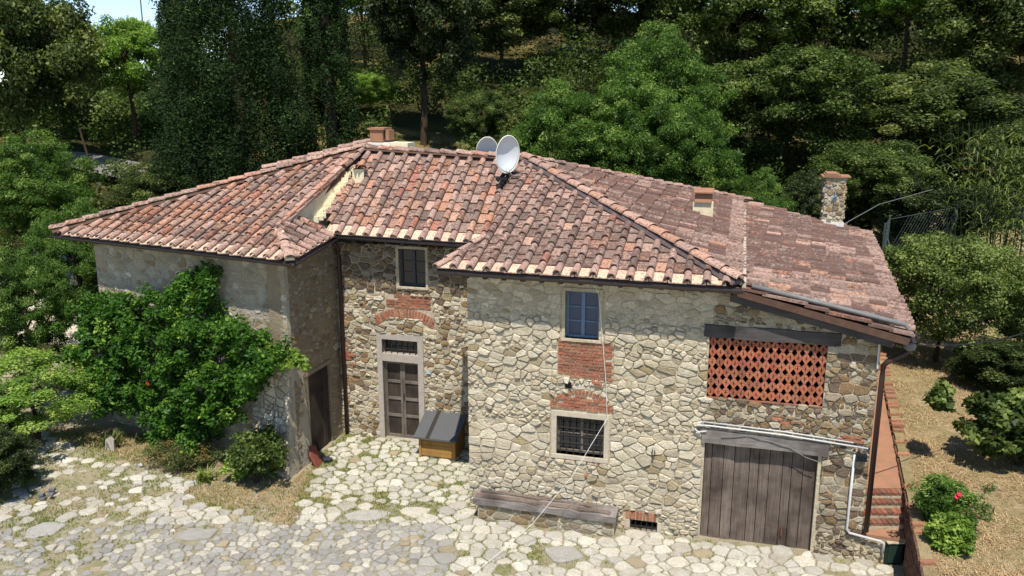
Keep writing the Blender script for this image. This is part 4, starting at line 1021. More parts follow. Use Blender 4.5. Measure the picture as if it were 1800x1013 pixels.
# ramp: sheet between house side and wall
hx_ = lambda y: 6.46 + .273 * (y - 14.09)
V = [(hx_(15.0), 15.0, 1.0), (rx(15.0) + .03, 15.0, 1.0), (hx_(19), 19, 1.04), (rx(19) + .03, 19, 1.04), (hx_(25), 25, 1.1), (rx(25) + .03, 25, 1.1)]
V += [(x, y, z - .6) for x, y, z in V]
tag(mesh('terracotta_ramp', V, [(0, 1, 3, 2), (2, 3, 5, 4), (6, 7, 1, 0)], M['terra']), 'terracotta coloured concrete ramp along the right side of the house', None, None, 'structure')
st = empty('brick_steps', (7.0, 14.3, .45), 'short flight of brick steps climbing to the terracotta ramp', 'steps', world=True)
nst = 4
for k in range(nst):
    y0 = 14.28 + k * .18; z1 = .55 + (k + 1) * .45 / nst - .01
    G().add([(hx_(y0), y0, .3), (rx(y0) + .02, y0, .3), (rx(15) + .02, 15.01, .3), (hx_(15), 15.01, .3), (hx_(y0), y0, z1 - .03), (rx(y0) + .02, y0, z1 - .03), (rx(15) + .02, 15.01, z1 - .03), (hx_(15), 15.01, z1 - .03)], [(0, 3, 2, 1), (4, 5, 6, 7), (0, 1, 5, 4), (1, 2, 6, 5), (2, 3, 7, 6), (3, 0, 4, 7)]).build('step', M['mortar'], st)
    sp = bpy.context.scene.objects
    for i in range(8):
        xa = hx_(y0) + (rx(y0) - hx_(y0)) * i / 8 + .006; xb = hx_(y0) + (rx(y0) - hx_(y0)) * (i + 1) / 8 - .006
        o = G().box((xa, y0 - .015, z1 - .03), (xb, y0 + .16, z1 + .01)).build('brick', M['brick'], st); o.color = (R.choice([.3, .6, .9, 1]), R.uniform(.2, .6), R.uniform(.2, .9), 1)
pf = G(); pf.prism([fac(7.62, .46, -.02), (rx(14) + .02, 13.88, .46), (rx(14.29) + .02, 14.27, .46), (hx_(14.27), 14.27, .46)], (0, 0, .07))
tag(pf.build('landing', M['terra']), 'small terracotta landing below the brick steps', None, None, 'structure')
bxg = empty('green_box', (7.1, 13.95, 0), 'dark green metal box tucked under the landing beside the stub wall', 'box', world=True)
G().box((6.86, 13.93, 0), (7.17, 14.25, .44)).build('body', M['green'], bxg)
G().box((6.89, 13.91, .05), (7.14, 13.929, .40)).build('door', M['green'], bxg); G().box((7.1, 13.90, .2), (7.12, 13.909, .27)).build('handle', M['black'], bxg)
G().box((6.86, 13.89, .442), (7.17, 14.2, .459)).build('lid', M['mortar'], bxg)

# ------------------------------------------------------------------ things in the courtyard
dg = empty('doghouse', (-1.72, 18.65, .12), 'ochre wooden doghouse with grey felt roof beside the entrance door', 'doghouse', world=True)
df = frame((-2.17, 18.42, .1), U, -VV_)
def dbox(s0, s1, z0, z1, d0, d1, name, mat, par=dg): return bx(df, s0, s1, z0, z1, d0, d1, name, M[mat], par, (0, 0, .6))
for k in range(5): dbox(.0, .88, .04 + k * .095, .04 + k * .095 + .088, -.03, 0, 'board', 'tan')
for sx_ in (0.0, .85):
    g = G(); g.prism([df(sx_, .04, -.031), df(sx_, .04, -.72), df(sx_, .83, -.72), df(sx_, .51, -.031)], U * .03); g.build('side_panel', M['tan'], dg)
dbox(.0, .88, .04, .83, -.75, -.72, 'back_panel', 'tan'); dbox(-.01, .05, 0, .5, .001, .03, 'corner_post', 'tan'); dbox(.83, .89, 0, .5, .001, .03, 'corner_post', 'tan')
g = G(); g.prism([df(-.1, .50, .13), df(.96, .50, .13), df(.96, .90, -.82), df(-.1, .90, -.82)], Z * .04); rf = g.build('roof', M['felt'], dg)
g = G(); g.prism([df(.2, .545, .132), df(.29, .545, .132), df(.29, .945, -.82), df(.2, .945, -.82)], Z * .012); g.build('seam', M['feltdark'], rf)

bn = empty('stone_bench', fac(1.7, 0, .2), 'low stone bench with a split weathered beam on top against the front wall', 'bench', world=True)
bx(fac, .3, 3.08, -.1, .36, .045, .40, 'bench_base', M['mortar'], bn)
for P in rubble(.32, 3.06, -.02, .35, lambda x, z: (.06, .13), 1.8, .02, seed=31):
    V, F = slab_piece(P, lambda x, z, d: fac(x, z, .40 + d), .02); mesh('stone', V, F, M['stone'], bn, color=(R.choice([.3, .5, .6, .75]), R.uniform(.2, .5), R.uniform(.1, .6)))
bb = beam(fac, .22, 3.12, .365, .50, .06, .46, 'beam', 'beam', bn, skew=-.03, wob=.02, seg=16)
g = G()
g = beam(fac, .3, 2.7, .50, .535, .12, .2, 'splinter', 'plank', bn, skew=-.04, wob=.012)
beam(fac, .25, 3.0, .49, .53, .3, .42, 'splinter', 'plank', bn, skew=-.03, wob=.015)

sl = empty('clay_slab', (-4.35, 17.3, 0), 'reddish clay slab leaning on the wing corner beside the plank door', 'slab', world=True)
g = G(); g.prism([sid(.55, .02, .32), sid(.86, .0, .30), sid(.86, .45, .06), sid(.66, .52, .08), sid(.52, .35, .16)], Vector((.05, 0, .02))); g.build('slab', M['rust'], sl)
g = G(); g.prism([(-9.75, 18.75, .02), (-9.5, 18.7, .02), (-9.52, 18.74, .36), (-9.6, 18.76, .44), (-9.74, 18.8, .36)], (0, .07, 0)); tag(g.build('garden_stone', M['frame']), 'upright stone among the iris leaves by the wing', 'stone')
g = G(); 
for k in range(7): a = R.uniform(0, 6); g.box((-9.95 + .12 * math.cos(a) - .06, 16.55 + .12 * math.sin(a) - .05, .0 + .02 * k), (-9.95 + .12 * math.cos(a) + .06, 16.55 + .12 * math.sin(a) + .04, .05 + .02 * k))
tag(g.build('rubble_heap', M['gutter2']), 'small grey heap of debris at the left edge of the paving', 'rubble', None, 'stuff')
g = G(); g.tube([fac(2.60, 5.04, .48), fac(2.62, 4.8, .1), fac(2.7, 4.0, .06), fac(2.8, 3.0, .06), fac(2.84, 2.32, .07)], .006, 5); g.tube([fac(2.84, 2.32, .07), fac(2.3, 1.35, .72), fac(1.65, .52, 1.2), (-.2, 14.2, .12), (-.85, 13.3, .06)], .0045, 5)
tag(g.build('rope', M['rope']), 'thin white rope running down from the barred window to the paving', 'rope')
g = G(); n = 22; p0, p1 = hp + U * .1 - Z * .05, Vector((13.5, 18.2, 4.3))
g.tube([p0.lerp(p1, t / n) - Z * (4 * .42 * (t / n) * (1 - t / n)) for t in range(n + 1)], .014, 5); tag(g.build('cable', M['black']), 'black cable sagging from the roof hopper to the right', 'cable')
g = G(); g.tube([onp(zC, 9.7, 24.6) + Z * .1, Vector((11.6, 26.5, 5.0)), Vector((14, 28, 5.3))], .012, 5); tag(g.build('cable', M['gutter2']), 'thin pale cable stretched from the stone chimney to the fence', 'cable')

def dish(loc, rad_w, rad_h, yaw, tilt, label, mast):
    t = empty('satellite_dish', loc, label, 'satellite dish', 'satellite dishes on the ridge')
    V, F = [], []; nr, ns = 6, 28; M4 = Matrix.Translation((0, 0, mast)) @ Matrix.Rotation(yaw, 4, 'Z') @ Matrix.Rotation(tilt, 4, 'X')
    for side in (0, 1):
        V.append(M4 @ Vector((0, .11 + side * .012, 0)))
        for i in range(1, nr + 1):
            for k in range(ns):
                a = 2 * math.pi * k / ns; f = i / nr; V.append(M4 @ Vector((math.cos(a) * rad_w * f, .11 * (1 - f * f) + side * .012, math.sin(a) * rad_h * f)))
    m = 1 + nr * ns
    for b, s_ in ((0, 1), (m, -1)):
        for k in range(ns):
            f = (b, b + 1 + k, b + 1 + (k + 1) % ns); F.append(f[::s_])
            for i in range(nr - 1): f = (b + 1 + i * ns + k, b + 1 + (i + 1) * ns + k, b + 1 + (i + 1) * ns + (k + 1) % ns, b + 1 + i * ns + (k + 1) % ns); F.append(f[::s_])
    o_ = 1 + (nr - 1) * ns
    for k in range(ns): F.append((o_ + k, m + o_ + k, m + o_ + (k + 1) % ns, o_ + (k + 1) % ns))
    mesh('reflector', V, F, M['dish'], t, smooth=True)
    g = G(); g.tube([M4 @ Vector((math.cos(2 * math.pi * k / 28) * rad_w, 0, math.sin(2 * math.pi * k / 28) * rad_h)) for k in range(29)], .012, 5); g.build('rim', M['white'], t)
    g = G(); g.tube([(0, .22, 0), (0, .22, mast - .05)], .03, 8); g.build('mast', M['black'], t)
    g = G(); g.box((-.06, .175, mast - .16), (.06, .26, mast + .1)); g.build('clamp', M['black'], t)
    e = M4 @ Vector((-.12, -.42, -rad_h * .72)); g = G(); g.tube([M4 @ Vector((0, .02, -rad_h * .95)), e], .014, 6); g.build('feed_arm', M['gutter2'], t)
    g = G(); g.tube([e, e + (M4.to_3x3() @ Vector((.02, .1, .08)))], .03, 8); g.build('receiver', M['pipe'], t)
    return t
pz = Vector((-.10, 19.62, 0)); pz.z = zF(pz.x, pz.y) - .05
t = dish(pz, .285, .44, .35, .15, 'large white satellite dish standing on the front slope of the ridge', .62)
g = G()
for a in range(4): q_ = a * math.pi / 2 + .4; g.tube([(0, .15, .3), (math.cos(q_) * .26, .15 + math.sin(q_) * .2, .02 + .07 * math.sin(q_))], .03, 6)
g.box((-.28, -.05, .03), (.28, .3, .08)); g.build('tripod', M['black'], t)
dish(Vector((-.62, 21.25, 6.25)), .27, .36, .1, .25, 'smaller white satellite dish half hidden behind the ridge tiles', .78)

# ------------------------------------------------------------------ vegetation
def rand_unit(n):
    v = NR.normal(size=(n, 3)); return v / np.linalg.norm(v, axis=1)[:, None]
def leaf_cloud(centers, radii, per, size, tone, flat=.75, outw=.6, shape='leaf', aspect=.6, up=.5, shell=.55, clump_tone=.25):
    """leaf-sized folded quads spread through clumps; returns V, quads, pc"""
    n = len(centers); N = n * per; c = np.repeat(np.array(centers), per, 0); r = np.repeat(np.array(radii), per)
    d = rand_unit(N); rad = (shell + (1 - shell) * NR.random(N)) ** .8 * NR.uniform(.55, 1.12, N)
    off = d * (rad * r)[:, None]; off[:, 2] *= flat; P = c + off
    nrm = d * outw + np.array([0, 0, up]) + NR.normal(size=(N, 3)) * .45; nrm /= np.linalg.norm(nrm, axis=1)[:, None]
    t = np.cross(nrm, rand_unit(N)); t /= np.linalg.norm(t, axis=1)[:, None] + 1e-9; b = np.cross(nrm, t)
    s = size * NR.uniform(.6, 1.35, N)
    L = t * s[:, None]; W = b * (s * aspect)[:, None]
    drop = nrm * (s * .18)[:, None]
    V = np.stack([P - L * .5, P + W * .5 - drop, P + L * .5 - drop * .6, P - W * .5 - drop], 1).reshape(-1, 3)
    Q = np.arange(4 * N).reshape(-1, 4)
    tn = np.clip(NR.normal(tone, .2, N) + np.repeat(NR.normal(0, clump_tone, n), per), 0, 1)
    pc = np.zeros((N, 4)); pc[:, 0] = tn; pc[:, 3] = 1
    return V, Q, np.repeat(pc, 4, 0)
def crown_centers(n, rx_, ry_, rz_, seed, hollow=.3, lumps=11):
    rg = np.random.default_rng(seed); L = rg.normal(size=(lumps, 3)); L /= np.linalg.norm(L, axis=1)[:, None]; L[:, 2] = L[:, 2] * .8
    out = []
    while len(out) < n:
        d = rg.normal(size=3); d /= np.linalg.norm(d); k = .62 + .5 * max(0, (L @ d).max()) ** 3 - .1 * rg.random()
        f = (hollow + (1 - hollow) * rg.random()) ** .55 * k
        if d[2] < -.35 and rg.random() < .6: continue
        out.append((d[0] * f * rx_, d[1] * f * ry_, d[2] * f * rz_))
    return out
CR = {}
def crown_mesh(key, mat, n, per, size, cr, dims=(1, 1, 1), tone=.45, seed=1, **kw):
    """unit crown: about 3 m half-width, 3 m half-height"""
    ce = crown_centers(n, 3 * dims[0], 3 * dims[1], 3 * dims[2], seed); rg = np.random.default_rng(seed + 5)
    V, Q, pc = leaf_cloud(ce, rg.uniform(.7, 1.3, n) * cr, per, size, tone, **kw)
    o = npmesh('crown', V, Q, M[mat], None, pc); me = o.data; bpy.data.objects.remove(o); CR[key] = (me, ce)
for i in (0, 1):
    crown_mesh('oak%d' % i, 'l_oak', 190, 330, .13, .58, tone=.45, seed=11 + i)
    crown_mesh('holm%d' % i, 'l_holm', 220, 320, .115, .5, tone=.45, seed=21 + i)
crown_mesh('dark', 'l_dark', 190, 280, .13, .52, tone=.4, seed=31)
crown_mesh('light', 'l_light', 190, 280, .13, .5, tone=.45, seed=41)
crown_mesh('locust', 'l_locust', 330, 260, .11, .46, tone=.5, seed=51, aspect=.38, flat=.5, up=.7)
crown_mesh('bush', 'l_holm', 220, 210, .11, .48, tone=.78, seed=61)
# conifers: drooping sprays round an axis
def conifer_mesh(key, h, r, n, per, size, seed, taper=.75):
    rg = np.random.default_rng(seed); ce = []; rr = []
    for k in range(n):
        t = rg.random() ** .9; a = rg.uniform(0, 6.283); R_ = r * (1 - t) ** taper * (.25 + .8 * rg.random() ** .6) * (1 + .18 * math.sin(3 * a + 5 * t))
        ce.append((math.cos(a) * R_, math.sin(a) * R_, t * h)); rr.append(.25 + .3 * (1 - t))
    V, Q, pc = leaf_cloud(ce, np.array(rr) * r * (.42 if r > 2 else .5), per, size, .35, flat=2.6 if r < 2 else 1.9, outw=.7, up=.15, aspect=.4)
    o = npmesh('crown', V, Q, M['l_cyp'], None, pc); CR[key] = (o.data, ce); bpy.data.objects.remove(o)
conifer_mesh('fir', 17, 3.4, 700, 190, .14, 71, .45); conifer_mesh('cypress', 16, 1.15, 420, 150, .12, 72, .3)
def trunk(root, h, r, targets, mat, lean=(0, 0)):
    g = G(); top = Vector((lean[0], lean[1], h)); n = 6
    pts = [Vector((lean[0] * t + .08 * math.sin(5 * t), lean[1] * t + .06 * math.sin(4 * t + 1), h * t)) for t in [i / n for i in range(n + 1)]]
    g.tube(pts, r, 9, r * .45)
    for i in range(4): a = i * 1.57 + .4; g.tube([(math.cos(a) * r * 1.7, math.sin(a) * r * 1.7, -.15), (math.cos(a) * r * .5, math.sin(a) * r * .5, .35)], r * .35, 6, r * .2)
    for c_ in targets:
        s_ = pts[R.choice([3, 4, 5])]; e = Vector(c_); m_ = s_.lerp(e, .5) + Vector((R.uniform(-.2, .2), R.uniform(-.2, .2), .25)); g.tube([s_, m_, e], r * .38, 6, r * .1)
    g.build('trunk', M[mat], root)
def tree(name, label, key, x, y, top, width, bottom=None, cat='tree', group=None, bark='bark', gz=None, rz=None, limbs=9):
    """top: world height of crown top; width: crown width in m; bottom: crown bottom height above the ground"""
    z0 = (gz if gz is not None else ground_z(x, y)) - .1; h = top - z0; me, ce = CR[key]
    root = empty(name, (x, y, z0), label, cat, group)
    b = bottom if bottom is not None else h * .12
    o = bpy.data.objects.new('crown', me); link(o, root); o.color = (0, 0, 0, 1)
    rot = R.uniform(0, 6.28) if rz is None else rz
    if key in ('fir', 'cypress'):
        Hh = {'fir': 17, 'cypress': 16}[key]; W_ = {'fir': 6.4, 'cypress': 2.5}[key]
        sc = Vector((width / W_, width / W_, (h - b) / Hh)); o.location = (0, 0, b); tg = []
    else:
        sc = Vector((width / 6.4, width / 6.4, (h - b) / 6.6)); o.location = (0, 0, b + (h - b) / 2)
        Mx = Matrix.Translation(o.location) @ Matrix.Rotation(rot, 4, 'Z') @ Matrix.Diagonal((*sc, 1)); tg = [Mx @ Vector(c_) for c_ in R.sample(ce, limbs)]
    o.scale = sc; o.rotation_euler = (0, 0, rot)
    trunk(root, (b + (h - b) * (.62 if key not in ('fir', 'cypress') else .9)), max(.06, h * .017), tg, bark)
    return root
TREES = [
('oak_tree', 'tall olive green oak filling the top left corner', 'oak0', 40, -90, 39, 250, 2),
('oak_tree', 'dark oak standing between the corner oak and the patch of sky', 'oak1', 112, 4, 46, 130, 2),
('oak_tree', 'pale distant oak seen low under the patch of sky', 'light', 165, 45, 60, 150, 1),
('maple_tree', 'yellow green tree by the bend of the road left of the big conifer', 'light', 238, 10, 43, 150, 1.6),
('fir_tree', 'broad nearly black conifer behind the left roof', 'fir', 425, -190, 33, 235, .3),
('cypress_tree', 'slim dark cypress at the left edge of the broad conifer', 'cypress', 335, -120, 35, 80, .3),
('cypress_tree', 'columnar cypress at the right edge of the broad conifer', 'cypress', 582, -260, 33.5, 84, .3),
('maple_tree', 'sunlit tree top right behind the columnar cypress', 'light', 645, -50, 50, 130, 3),
('young_tree', 'small yellow green tree under the dark pine, left of its trunk', 'light', 652, 118, 43, 85, .6),
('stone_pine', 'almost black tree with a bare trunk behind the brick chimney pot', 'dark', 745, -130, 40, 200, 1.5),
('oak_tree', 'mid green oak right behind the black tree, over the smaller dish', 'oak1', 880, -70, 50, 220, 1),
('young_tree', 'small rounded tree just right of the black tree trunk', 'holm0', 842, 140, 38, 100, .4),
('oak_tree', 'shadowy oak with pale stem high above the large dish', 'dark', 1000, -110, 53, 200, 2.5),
('oak_tree', 'dark oak in the top middle behind the feathery locust', 'oak0', 1120, -120, 52, 200, 2.5),
('locust_tree', 'highest feathery locust behind the middle of the ridge', 'locust', 1165, 5, 33, 230, 1.5),
('locust_tree', 'feathery locust directly behind the large satellite dish', 'locust', 985, 105, 31, 240, .4),
('locust_tree', 'feathery locust behind the tiled vent of the right slope', 'locust', 1200, 120, 29.5, 220, .4),
('locust_tree', 'feathery locust filling the gap between the two big locusts', 'locust', 1085, 90, 30.5, 240, .3),
('holm_oak', 'deep green holm oak at the top edge above the ridge end', 'holm1', 1300, -90, 47, 250, 1),
('holm_oak', 'large rounded holm oak left of the stone chimney', 'holm0', 1378, 55, 36, 265, .5),
('holm_oak', 'dark holm oak at the top edge above the stone chimney', 'holm1', 1470, -120, 50, 230, 1),
('maple_tree', 'bright maple in the top right among the holm oaks', 'light', 1572, -70, 45, 165, 3.5),
('oak_tree', 'olive green oak high to the right behind the stone chimney', 'oak0', 1625, 85, 36, 270, .6),
('oak_tree', 'grey green oak in the top right corner', 'oak1', 1745, -60, 42, 270, 1.5),
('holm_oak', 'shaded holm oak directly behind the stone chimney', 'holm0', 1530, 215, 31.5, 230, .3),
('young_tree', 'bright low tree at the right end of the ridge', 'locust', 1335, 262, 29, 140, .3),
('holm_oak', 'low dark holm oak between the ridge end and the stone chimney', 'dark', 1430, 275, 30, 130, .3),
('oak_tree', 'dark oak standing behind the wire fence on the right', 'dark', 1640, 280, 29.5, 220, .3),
('oak_tree', 'shaded oak behind the reeds at the right edge', 'oak1', 1800, 170, 33, 230, .5),
('locust_tree', 'feathery locust leaning in at the left edge behind the wing', 'locust', 40, 190, 29, 230, 1.2),
('locust_tree', 'feathery locust touching the left tip of the wing roof', 'locust', 125, 300, 24.5, 190, 1.9),
('oak_tree', 'dusky shrubby oak under the road left of the conifer', 'oak0', 275, 262, 32, 160, .3),
('locust_tree', 'low feathery locust at the left edge above the pale bush', 'locust', 20, 380, 21.5, 190, .5),
]
def unproj(px, Y): return (px - 900) / 1480 * (Y * .9736 + 3 * .228)
for nm, lb, key, px, py, Y, wpx, bot in TREES:
    x = unproj(px, Y); top = 8.5 + (159 - py) / 1480 * Y * 1.04; wd = wpx / 1480 * Y * (1.22 if Y > 33 else 1.08)
    tree(nm, lb, key, round(x, 2), Y, round(top, 2), round(wd, 2), bottom=(bot if nm in ('stone_pine', 'maple_tree') or bot > 3.2 else min(bot, .3)) + .3, bark='palebark' if 'pale stem' in lb else 'bark')
# bushes
crown_mesh('bush2', 'l_light', 170, 170, .11, .45, tone=.6, seed=63)
tree('laurel_bush', 'big glossy green bush right of the lean-to roof', 'bush', 11.9, 22.6, 5.35, 4.6, bottom=-.2, cat='bush', gz=1.0, limbs=6)
tree('laurel_bush', 'lower part of the glossy bush cut by the right edge', 'bush', 14.4, 22.0, 5.0, 4.4, bottom=-.2, cat='bush', gz=1.0, limbs=6)
tree('hedge_bush', 'pale green bush beside the vine at the left edge', 'bush2', -9.9, 18.9, 2.15, 2.7, bottom=.1, cat='bush', limbs=5) if False else None
tree('pale_bush', 'pale green bush at the left edge beside the vine', 'bush2', -11.7, 19.3, 2.7, 4.2, bottom=.05, cat='bush', limbs=5)
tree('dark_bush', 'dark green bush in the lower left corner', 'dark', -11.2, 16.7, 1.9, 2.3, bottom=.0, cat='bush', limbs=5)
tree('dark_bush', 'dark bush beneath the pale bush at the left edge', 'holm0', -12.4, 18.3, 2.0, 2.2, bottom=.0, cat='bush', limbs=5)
tree('shade_filler', 'dark foliage added to stand for the shade under the glossy bush', 'dark', 12.6, 20.6, 2.5, 3.4, bottom=-.2, cat='bush', gz=1.0, limbs=5)  # dark foliage added in place of the shadow beneath the glossy bush
tree('shade_filler', 'dark foliage added to stand for shade at the right edge behind the fig', 'dark', 15.6, 20.4, 2.7, 3.6, bottom=-.2, cat='bush', gz=1.0, limbs=5)  # second added dark clump, continuing that shadow to the right
# woodland backdrop
ce = []; rr = []
for _ in range(1150):
    x = R.uniform(-46, 44); y = R.uniform(45, 64)
    lim = 1.5 if x / y < -.385 else 13
    ce.append((x, y, ground_z(x, y) + R.uniform(0, lim))); rr.append(R.uniform(1.3, 2.6) * (1 if lim > 2 else .6))
V, Q, pc = leaf_cloud(ce, rr, 240, .2, .4)
tag(npmesh('woodland', V, Q, M['l_holm'], None, pc), 'dense woodland on the hill behind the nearer trees', 'woodland', None, 'stuff')
# undergrowth under the trees
ce = []; rr = []
for _ in range(1500):
    x = R.uniform(-30, 26); y = R.uniform(27.5, 50)
    if (x < -14 and 37 < y < 43) or (-5.8 < x < -2.2 and 32 < y < 42): continue
    if R.random() < .25: continue
    ce.append((x, y, ground_z(x, y) + R.uniform(0, 1.9))); rr.append(R.uniform(.5, 1.2))
V, Q, pc = leaf_cloud(ce, rr, 110, .16, .35)
tag(npmesh('undergrowth', V, Q, M['l_holm'], None, pc), 'tangled undergrowth beneath the trees behind the house', 'undergrowth', None, 'stuff')

def small_plant(name, label, x, y, z, centers, radii, per, size, tone, mat, cat, tgz=0, **kw):
    root = empty(name, (x, y, z), label, cat); V, Q, pc = leaf_cloud(centers, radii, per, size, tone, **kw)
    npmesh('foliage', V, Q, M[mat], root, pc)
    g = G()
    for c_ in centers[::max(1, len(centers) // 9)]: g.tube([(R.uniform(-.06, .06), R.uniform(-.06, .06), 0), Vector(c_) * .5 + Vector((0, 0, .05)), c_], .014, 5, .005)
    g.build('stem', M['bark'], root); return root
def blob(n, a, b, c_, z, seed):
    rg = np.random.default_rng(seed); out = []
    for p in crown_centers(n, 3, 3, 3, seed, .2, 7):
        k = 1 + .35 * max(0, rg.normal()) * (rg.random() < .35); out.append((p[0] / 3 * a * k, p[1] / 3 * b * k, max(.05, p[2] / 3 * c_ * k + z)))
    return out
# vine on the wing wall
vine = empty('climbing_vine', win(3.3, 0, .4), 'large leafy vine covering the front wall of the wing', 'vine')
poly = [(-.3, 1.0), (-.6, 2.0), (-.5, 3.1), (.25, 3.6), (1.3, 3.9), (2.2, 4.0), (3.1, 4.2), (3.9, 4.75), (4.35, 4.6), (4.4, 3.9), (4.9, 3.7), (5.5, 3.4), (6.1, 3.3), (6.7, 3.1), (6.5, 2.75), (5.9, 2.4), (5.3, 2.0), (5.0, 1.3), (4.2, .75), (3.3, .3), (2.5, .35), (1.7, .9), (.9, .9)]
ce, rr = [], []
while len(ce) < 560:
    s_, z_ = R.uniform(-.7, 6.5), R.uniform(.2, 4.8)
    if inpoly(poly, s_, z_):
        e = min(1, min(abs(s_ - .0) + .3, abs(5.2 - s_) + .25, 4.6 - z_ + .3)); d = R.uniform(.05, .35 + .75 * e * (1 if z_ < 3.7 else .4))
        ce.append(tuple(win(s_, z_, d) - vine.location)); rr.append(R.uniform(.14, .27))
V, Q, pc = leaf_cloud(ce, rr, 95, .105, .42, flat=.95, aspect=.5, outw=.35, up=.75, clump_tone=.18); npmesh('foliage', V, Q, M['l_vine'], vine, pc)
ce2 = [tuple(win(5.6 + 1.35 * (k / 30), 2.95 + .12 * math.sin(k) + R.uniform(-.2, .2) * (1 - k / 30), R.uniform(.3, .6)) - vine.location) for k in range(31)]
V, Q, pc = leaf_cloud(ce2, [.13] * 31, 50, .11, .5, aspect=.5); npmesh('young_shoots', V, Q, M['l_yel'], vine, pc)
g = G()
for s_, t_ in ((1.6, .9), (2.2, 2.6), (2.5, 3.3), (2.6, 4.2), (3.0, 4.9)): b_ = win(s_ * .6 + 1.2, -.05, .25) - vine.location; g.tube([b_, win((s_ + t_) / 2, 1.2, .3) - vine.location, win(t_, 2.6, .3) - vine.location], .05, 6, .02)
g.build('stem', M['bark'], vine)
g = G()
for c_ in ((2.75, 2.0, 1.05), (2.8, 1.96, 1.06)): p = win(*c_) - vine.location; g.tube([p - Vector((.02, .02, .03)), p + Vector((.02, -.01, .03))], .012, 5, .03)
g.build('flower', M['fruit'], vine)
p_ = win(5.6, 0, .75)
rb = small_plant('rose_bush', 'rounded dark rose bush at the corner of the wing', p_.x, p_.y, 0, blob(130, .72, .55, .72, .72, 81), [.17] * 130, 70, .075, .45, 'l_holm', 'bush', clump_tone=.3)
g = G()
for k in range(14): c_ = (R.uniform(-.6, .6), R.uniform(-.6, -.25), R.uniform(.4, 1.4)); g.add([(c_[0], c_[1], c_[2]), (c_[0] + .03, c_[1] - .02, c_[2]), (c_[0] + .015, c_[1] - .03, c_[2] + .03)], [(0, 1, 2)])
g.build('flower', M['fruit'], rb)
p_ = win(4.9, 0, .9)
small_plant('privet_shoot', 'bright green sprig below the rose bush', p_.x + .25, p_.y - .15, 0, blob(30, .3, .25, .38, .4, 82), [.13] * 30, 50, .07, .7, 'l_light', 'bush')
p_ = win(3.6, 0, 1.0)
small_plant('wormwood_bush', 'low olive green bush with rusty flecks in front of the vine', p_.x, p_.y, 0, blob(130, 1.05, .5, .42, .36, 83), [.16] * 130, 80, .05, .5, 'l_art', 'bush', aspect=.35, clump_tone=.35)
def sword_plant(name, label, x, y, n, h, mat='l_art'):
    root = empty(name, (x, y, 0), label, 'plant'); V, F, pc = [], [], []
    for k in range(n):
        a = R.uniform(0, 6.28); L = h * R.uniform(.6, 1.1); w_ = .018; b = Vector((R.gauss(0, .1), R.gauss(0, .1), 0)); d = Vector((math.cos(a), math.sin(a), 0)); s_ = Vector((-d.y, d.x, 0)) * w_; sp = R.uniform(.2, .9)
        P = [b + d * (sp * L * t * t) + Z * (L * (t - .45 * sp * t * t)) for t in (0, .4, .75, 1)]; o = len(V)
        for i, p in enumerate(P): k_ = (1, 1, .7, .05)[i]; V += [p - s_ * k_, p + s_ * k_]
        F += [(o + 2 * i, o + 2 * i + 1, o + 2 * i + 3, o + 2 * i + 2) for i in range(3)]; pc += [[R.uniform(.2, .8), 0, 0, 1]] * 8
    mesh('leaves', V, F, M[mat], root, pc=pc, color=(0, 0, 0)); return root
sword_plant('iris_plant', 'clump of iris leaves around the upright stone left of the vine', -9.7, 19.0, 90, .6)
sword_plant('iris_plant', 'pale spiky iris clump between wormwood and rose bush', win(4.55, 0, 1.25).x, win(4.55, 0, 1.25).y, 50, .45, 'grass')
sword_plant('iris_plant', 'grassy clump at the foot of the vine stem', win(1.7, 0, .5).x, win(1.7, 0, .5).y, 60, .4, 'l_oak')
# right garden shrubs
ol = small_plant('oleander_bush', 'green shrub with one red flower beside the brick steps', 7.6, 13.55, 1.0, blob(190, .62, .5, .66, .5, 84), [.15] * 190, 85, .07, .45, 'l_locust', 'bush', aspect=.28, up=.9, clump_tone=.3)
g = G(); g.tube([(-.02, -.42, .78), (-.02, -.46, .84)], .035, 7, .045); g.tube([(-.05, -.42, .74), (-.06, -.46, .79)], .03, 7, .035); g.build('flower', M['red'], ol)
small_plant('privet_bush', 'yellow green shrub below the red flowered bush', 7.32, 12.72, 1.0, blob(100, .36, .34, .55, .3, 85), [.13] * 100, 60, .07, .45, 'l_yel', 'bush', up=.8)
fig = small_plant('fig_bush', 'dark spreading fig bush at the right edge of the dry garden', 10.4, 16.0, 1.0, blob(150, 1.35, 1.2, .95, .9, 86) + [(-1.9 + .25 * R.random(), -.2 + .5 * R.random(), 1.2 + .5 * R.random()) for _ in range(14)], [.22] * 164, 62, .14, .5, 'l_holm', 'bush', aspect=.75, clump_tone=.3)
# reeds
rd = empty('reed_clump', (unproj(1778, 27), 27, 1.5), 'pale green giant reeds arching at the right edge under the trees', 'reeds')
V, F, pc = [], [], []
for k in range(1300):
    st_ = Vector((R.gauss(0, .7), R.gauss(0, .6), 0)); hh = R.uniform(.6, 5.6); a = R.uniform(0, 6.28); L = R.uniform(.3, .65); d = Vector((math.cos(a), math.sin(a), 0)); s_ = Vector((-d.y, d.x, 0)) * .022
    b = st_ * (1 + hh * .12) + Z * hh; P = [b, b + d * L * .4 + Z * L * .25, b + d * L * .75 + Z * .08, b + d * L - Z * L * .3]; o = len(V)
    for i, p in enumerate(P): k_ = (1, 1, .7, .05)[i]; V += [p - s_ * k_, p + s_ * k_]
    F += [(o + 2 * i, o + 2 * i + 1, o + 2 * i + 3, o + 2 * i + 2) for i in range(3)]; pc += [[R.uniform(.3, 1), 0, 0, 1]] * 8
mesh('leaves', V, F, M['l_oak'], rd, pc=pc, color=(0, 0, 0))
g = G()
